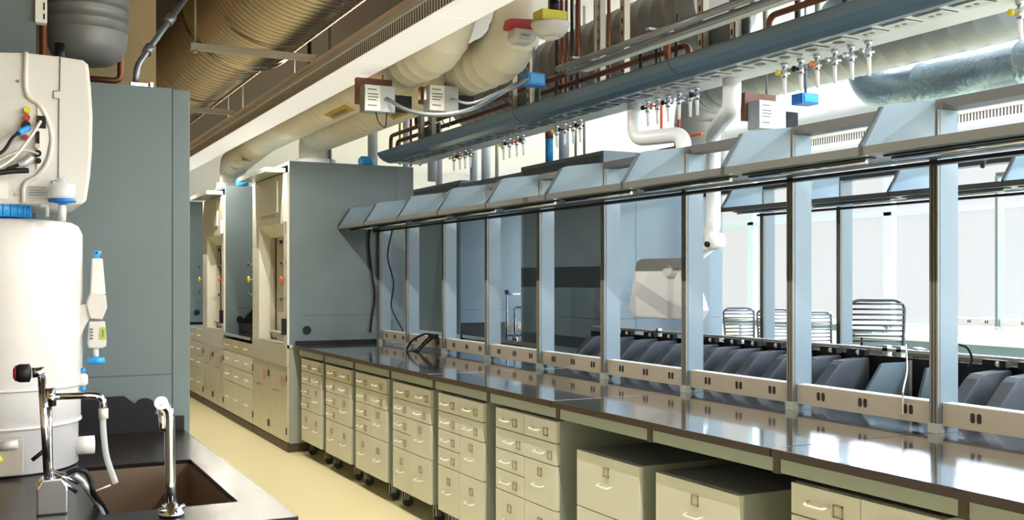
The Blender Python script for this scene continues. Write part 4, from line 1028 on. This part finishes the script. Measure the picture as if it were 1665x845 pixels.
# dispenser gun on the right of the tank
DY = 3.42
def dp(x, y, Y=DY): return at(x, y, Y=Y)
t = thing('water_dispenser', 'white hand dispenser clipped to the right side of the tank', 'dispenser', dp(150, 570))
def pr(pts, a, b, m, name, par, bev=.004): return B().prism([(dp(x, y).x, dp(x, y).z) for x, y in pts], 'y', DY+a, DY+b, bev=bev).obj(name, m, par)
pr([(150, 420), (166, 420), (171, 478), (147, 478)], -.02, .02, 'paper', 'upper_grip', t)
pr([(147, 475), (171, 479), (173, 500), (165, 519), (146, 517), (141, 500), (140, 492)], -.025, .025, 'white', 'body', t)
pr([(127, 495), (142, 493), (146, 515), (138, 530), (128, 552)], -.015, .02, 'white', 'bracket', t)
pr([(144, 522), (170, 522), (172, 545), (172, 562), (166, 565), (144, 565), (142, 558)], -.02, .02, 'white', 'lower_body', t)
l = pr([(162, 531), (171, 531), (171, 551), (161, 551)], -.0222, -.0205, 'lime', 'green_label', t, 0)
B().prism([(dp(x, y).x, dp(x, y).z) for x, y in [(165, 535), (167, 535), (167, 547), (165, 547)]], 'y', DY-.0235, DY-.0225).obj('label_mark', 'ink', l)
for k in range(4): pr([(145, 533+k*5), (150, 533+k*5), (150, 536+k*5), (145, 536+k*5)], -.0222, -.0205, 'ink', 'vent', t, 0)
B().cyl(dp(156, 565), dp(156, 580), .008, 12).obj('nozzle', 'paper', t)
B().lathe([(.020, -.014), (.026, -.010), (.026, .004), (.020, .006)], dp(156, 584), 'z', 20).obj('blue_nozzle_cap', 'cyan', t)
B().cyl(dp(157, 421), dp(157, 409), .008, 10).cyl(dp(153, 411), dp(164, 412), .008, 10).obj('blue_inlet', 'cyan', t)
t = thing('inline_valve', 'small grey valve with blue ends below the dispenser', 'valve', dp(135, 617))
B().lathe([(.007, -.02), (.014, -.012), (.014, .012), (.007, .02)], dp(135, 617), 'z', 14).obj('body', 'paper', t)
B().lathe([(.007, .0205), (.009, .028), (.006, .036)], dp(135, 617), 'z', 12).obj('blue_end', 'cyan', t)
B().lathe([(.004, -.038), (.009, -.030), (.007, -.0205)], dp(135, 617), 'z', 12).obj('blue_end', 'cyan', t)

# eyewash / hose faucet on the left
FY = 2.74
def fp(x, y, Y=FY): return at(x, y, Y=Y)
p = fp(84, 822); 
t = thing('lab_faucet', 'tall chrome faucet post with a red-black knob and a clear hose on its spout', 'faucet', (p.x, FY, CT))
B().prism([(p.x-.034, CT+.001), (p.x-.034, CT+.065), (p.x-.022, CT+.085), (p.x+.022, CT+.085), (p.x+.034, CT+.065), (p.x+.034, CT+.001)], 'y', FY-.03, FY+.03, bev=.004).obj('valve_block', 'chrome', t)
B().tube([V(p.x-.008, FY, CT+.08), fp(68, 612)], .0095, 12).obj('post', 'chrome', t)
B().lathe([(.018, -.03), (.022, -.022), (.022, .0), (.012, .004)], fp(48, 606), 'x', 18).obj('knob', 'black', t)
B().lathe([(.010, -.036), (.020, -.0305)], fp(48, 606), 'x', 18).obj('knob_cap', 'red', t)
B().cyl(fp(52, 606), fp(72, 604), .0125, 12).obj('knob_stem', 'chrome', t)
B().tube(fillet([fp(82, 645), fp(150, 642), fp(168, 646), fp(168, 672)], .03, 6), .0085, 12).obj('spout', 'chrome', t)
B().cyl(fp(81, 630), fp(83, 660), .012, 12).cyl(fp(76, 648), fp(90, 645), .014, 12).obj('spout_joint', 'chrome', t)
B().tube([fp(80, 650), fp(81, 700), fp(82, 755), fp(86, 800)], .006, 10).obj('rear_tube', 'chrome', t)
B().cyl(fp(168, 664), fp(168, 680), .0115, 12).obj('collar', 'paper', t)
B().tube(spline([fp(167, 678), fp(169, 710), fp(174, 745), fp(188, 785)], 8), .0075, 12).obj('hose', 'clear', t)
for (a, b_, m) in (((86, 766), (128, 785), 'chrome'), ((88, 772), (125, 800), 'chrome'), ((52, 748), (72, 732), 'black')):
    B().cyl(fp(*a), fp(*b_), .005, 8).obj('lever', m, t)
# hose with black jacket dropping in the sink
cord('drain_hose', [fp(108, 770), fp(124, 764), fp(140, 768), fp(148, 784), fp(152, 800), at(168, 822, Y=2.80), at(185, 850, Y=2.82)], .006, 'black', 'black hose bending from the faucet into the sink', 'hose')
cord('drain_hose', [fp(120, 772), fp(134, 782), fp(142, 795), at(158, 818, Y=2.79), at(172, 845, Y=2.82)], .008, 'steelgrey', 'grey hose lying beside the black hose at the sink edge', 'hose')
tag(B().cyl(fp(150, 800), fp(180, 788), .0022, 6).obj('cable_tie', 'paper'), 'thin white cable tie sticking out from the hose', 'cable tie')
# gooseneck on the right
p = at(279, 838, Z=CT)
GY = p.y; gx = p.x
t = thing('gooseneck_faucet', 'chrome gooseneck faucet at the front of the sink', 'faucet', (gx, GY, CT))
def gp(x, y): return at(x, y, Y=GY)
B().lathe([(.030, .001), (.030, .008), (.018, .016), (.014, .03)], (gx, GY, CT), 'z', 20).obj('flange', 'chrome', t)
B().tube([V(gx, GY, CT+.01), gp(277, 780), gp(276, 720), gp(276, 680)] + spline([gp(276, 680), gp(274, 668), gp(268, 660), gp(260, 657)], 5)[1:], [.0125]*19, 16).obj('neck', 'chrome', t)
B().cyl(gp(261, 654) - V(0, .012, 0), gp(261, 654) + V(0, .012, 0), .016, 18).obj('nozzle_ring', 'chrome', t)
B().tube([gp(262, 664), gp(264, 690), gp(264, 702)], [.008, .0075, .005], 12).obj('nozzle_tip', 'chrome', t)
for a in range(4):
    B().cyl((gx, GY, CT+.012), (gx+.034*math.cos(a*PI/2+.4), GY+.034*math.sin(a*PI/2+.4), CT+.018), .006, 8).obj('handle_spoke', 'chrome', t)
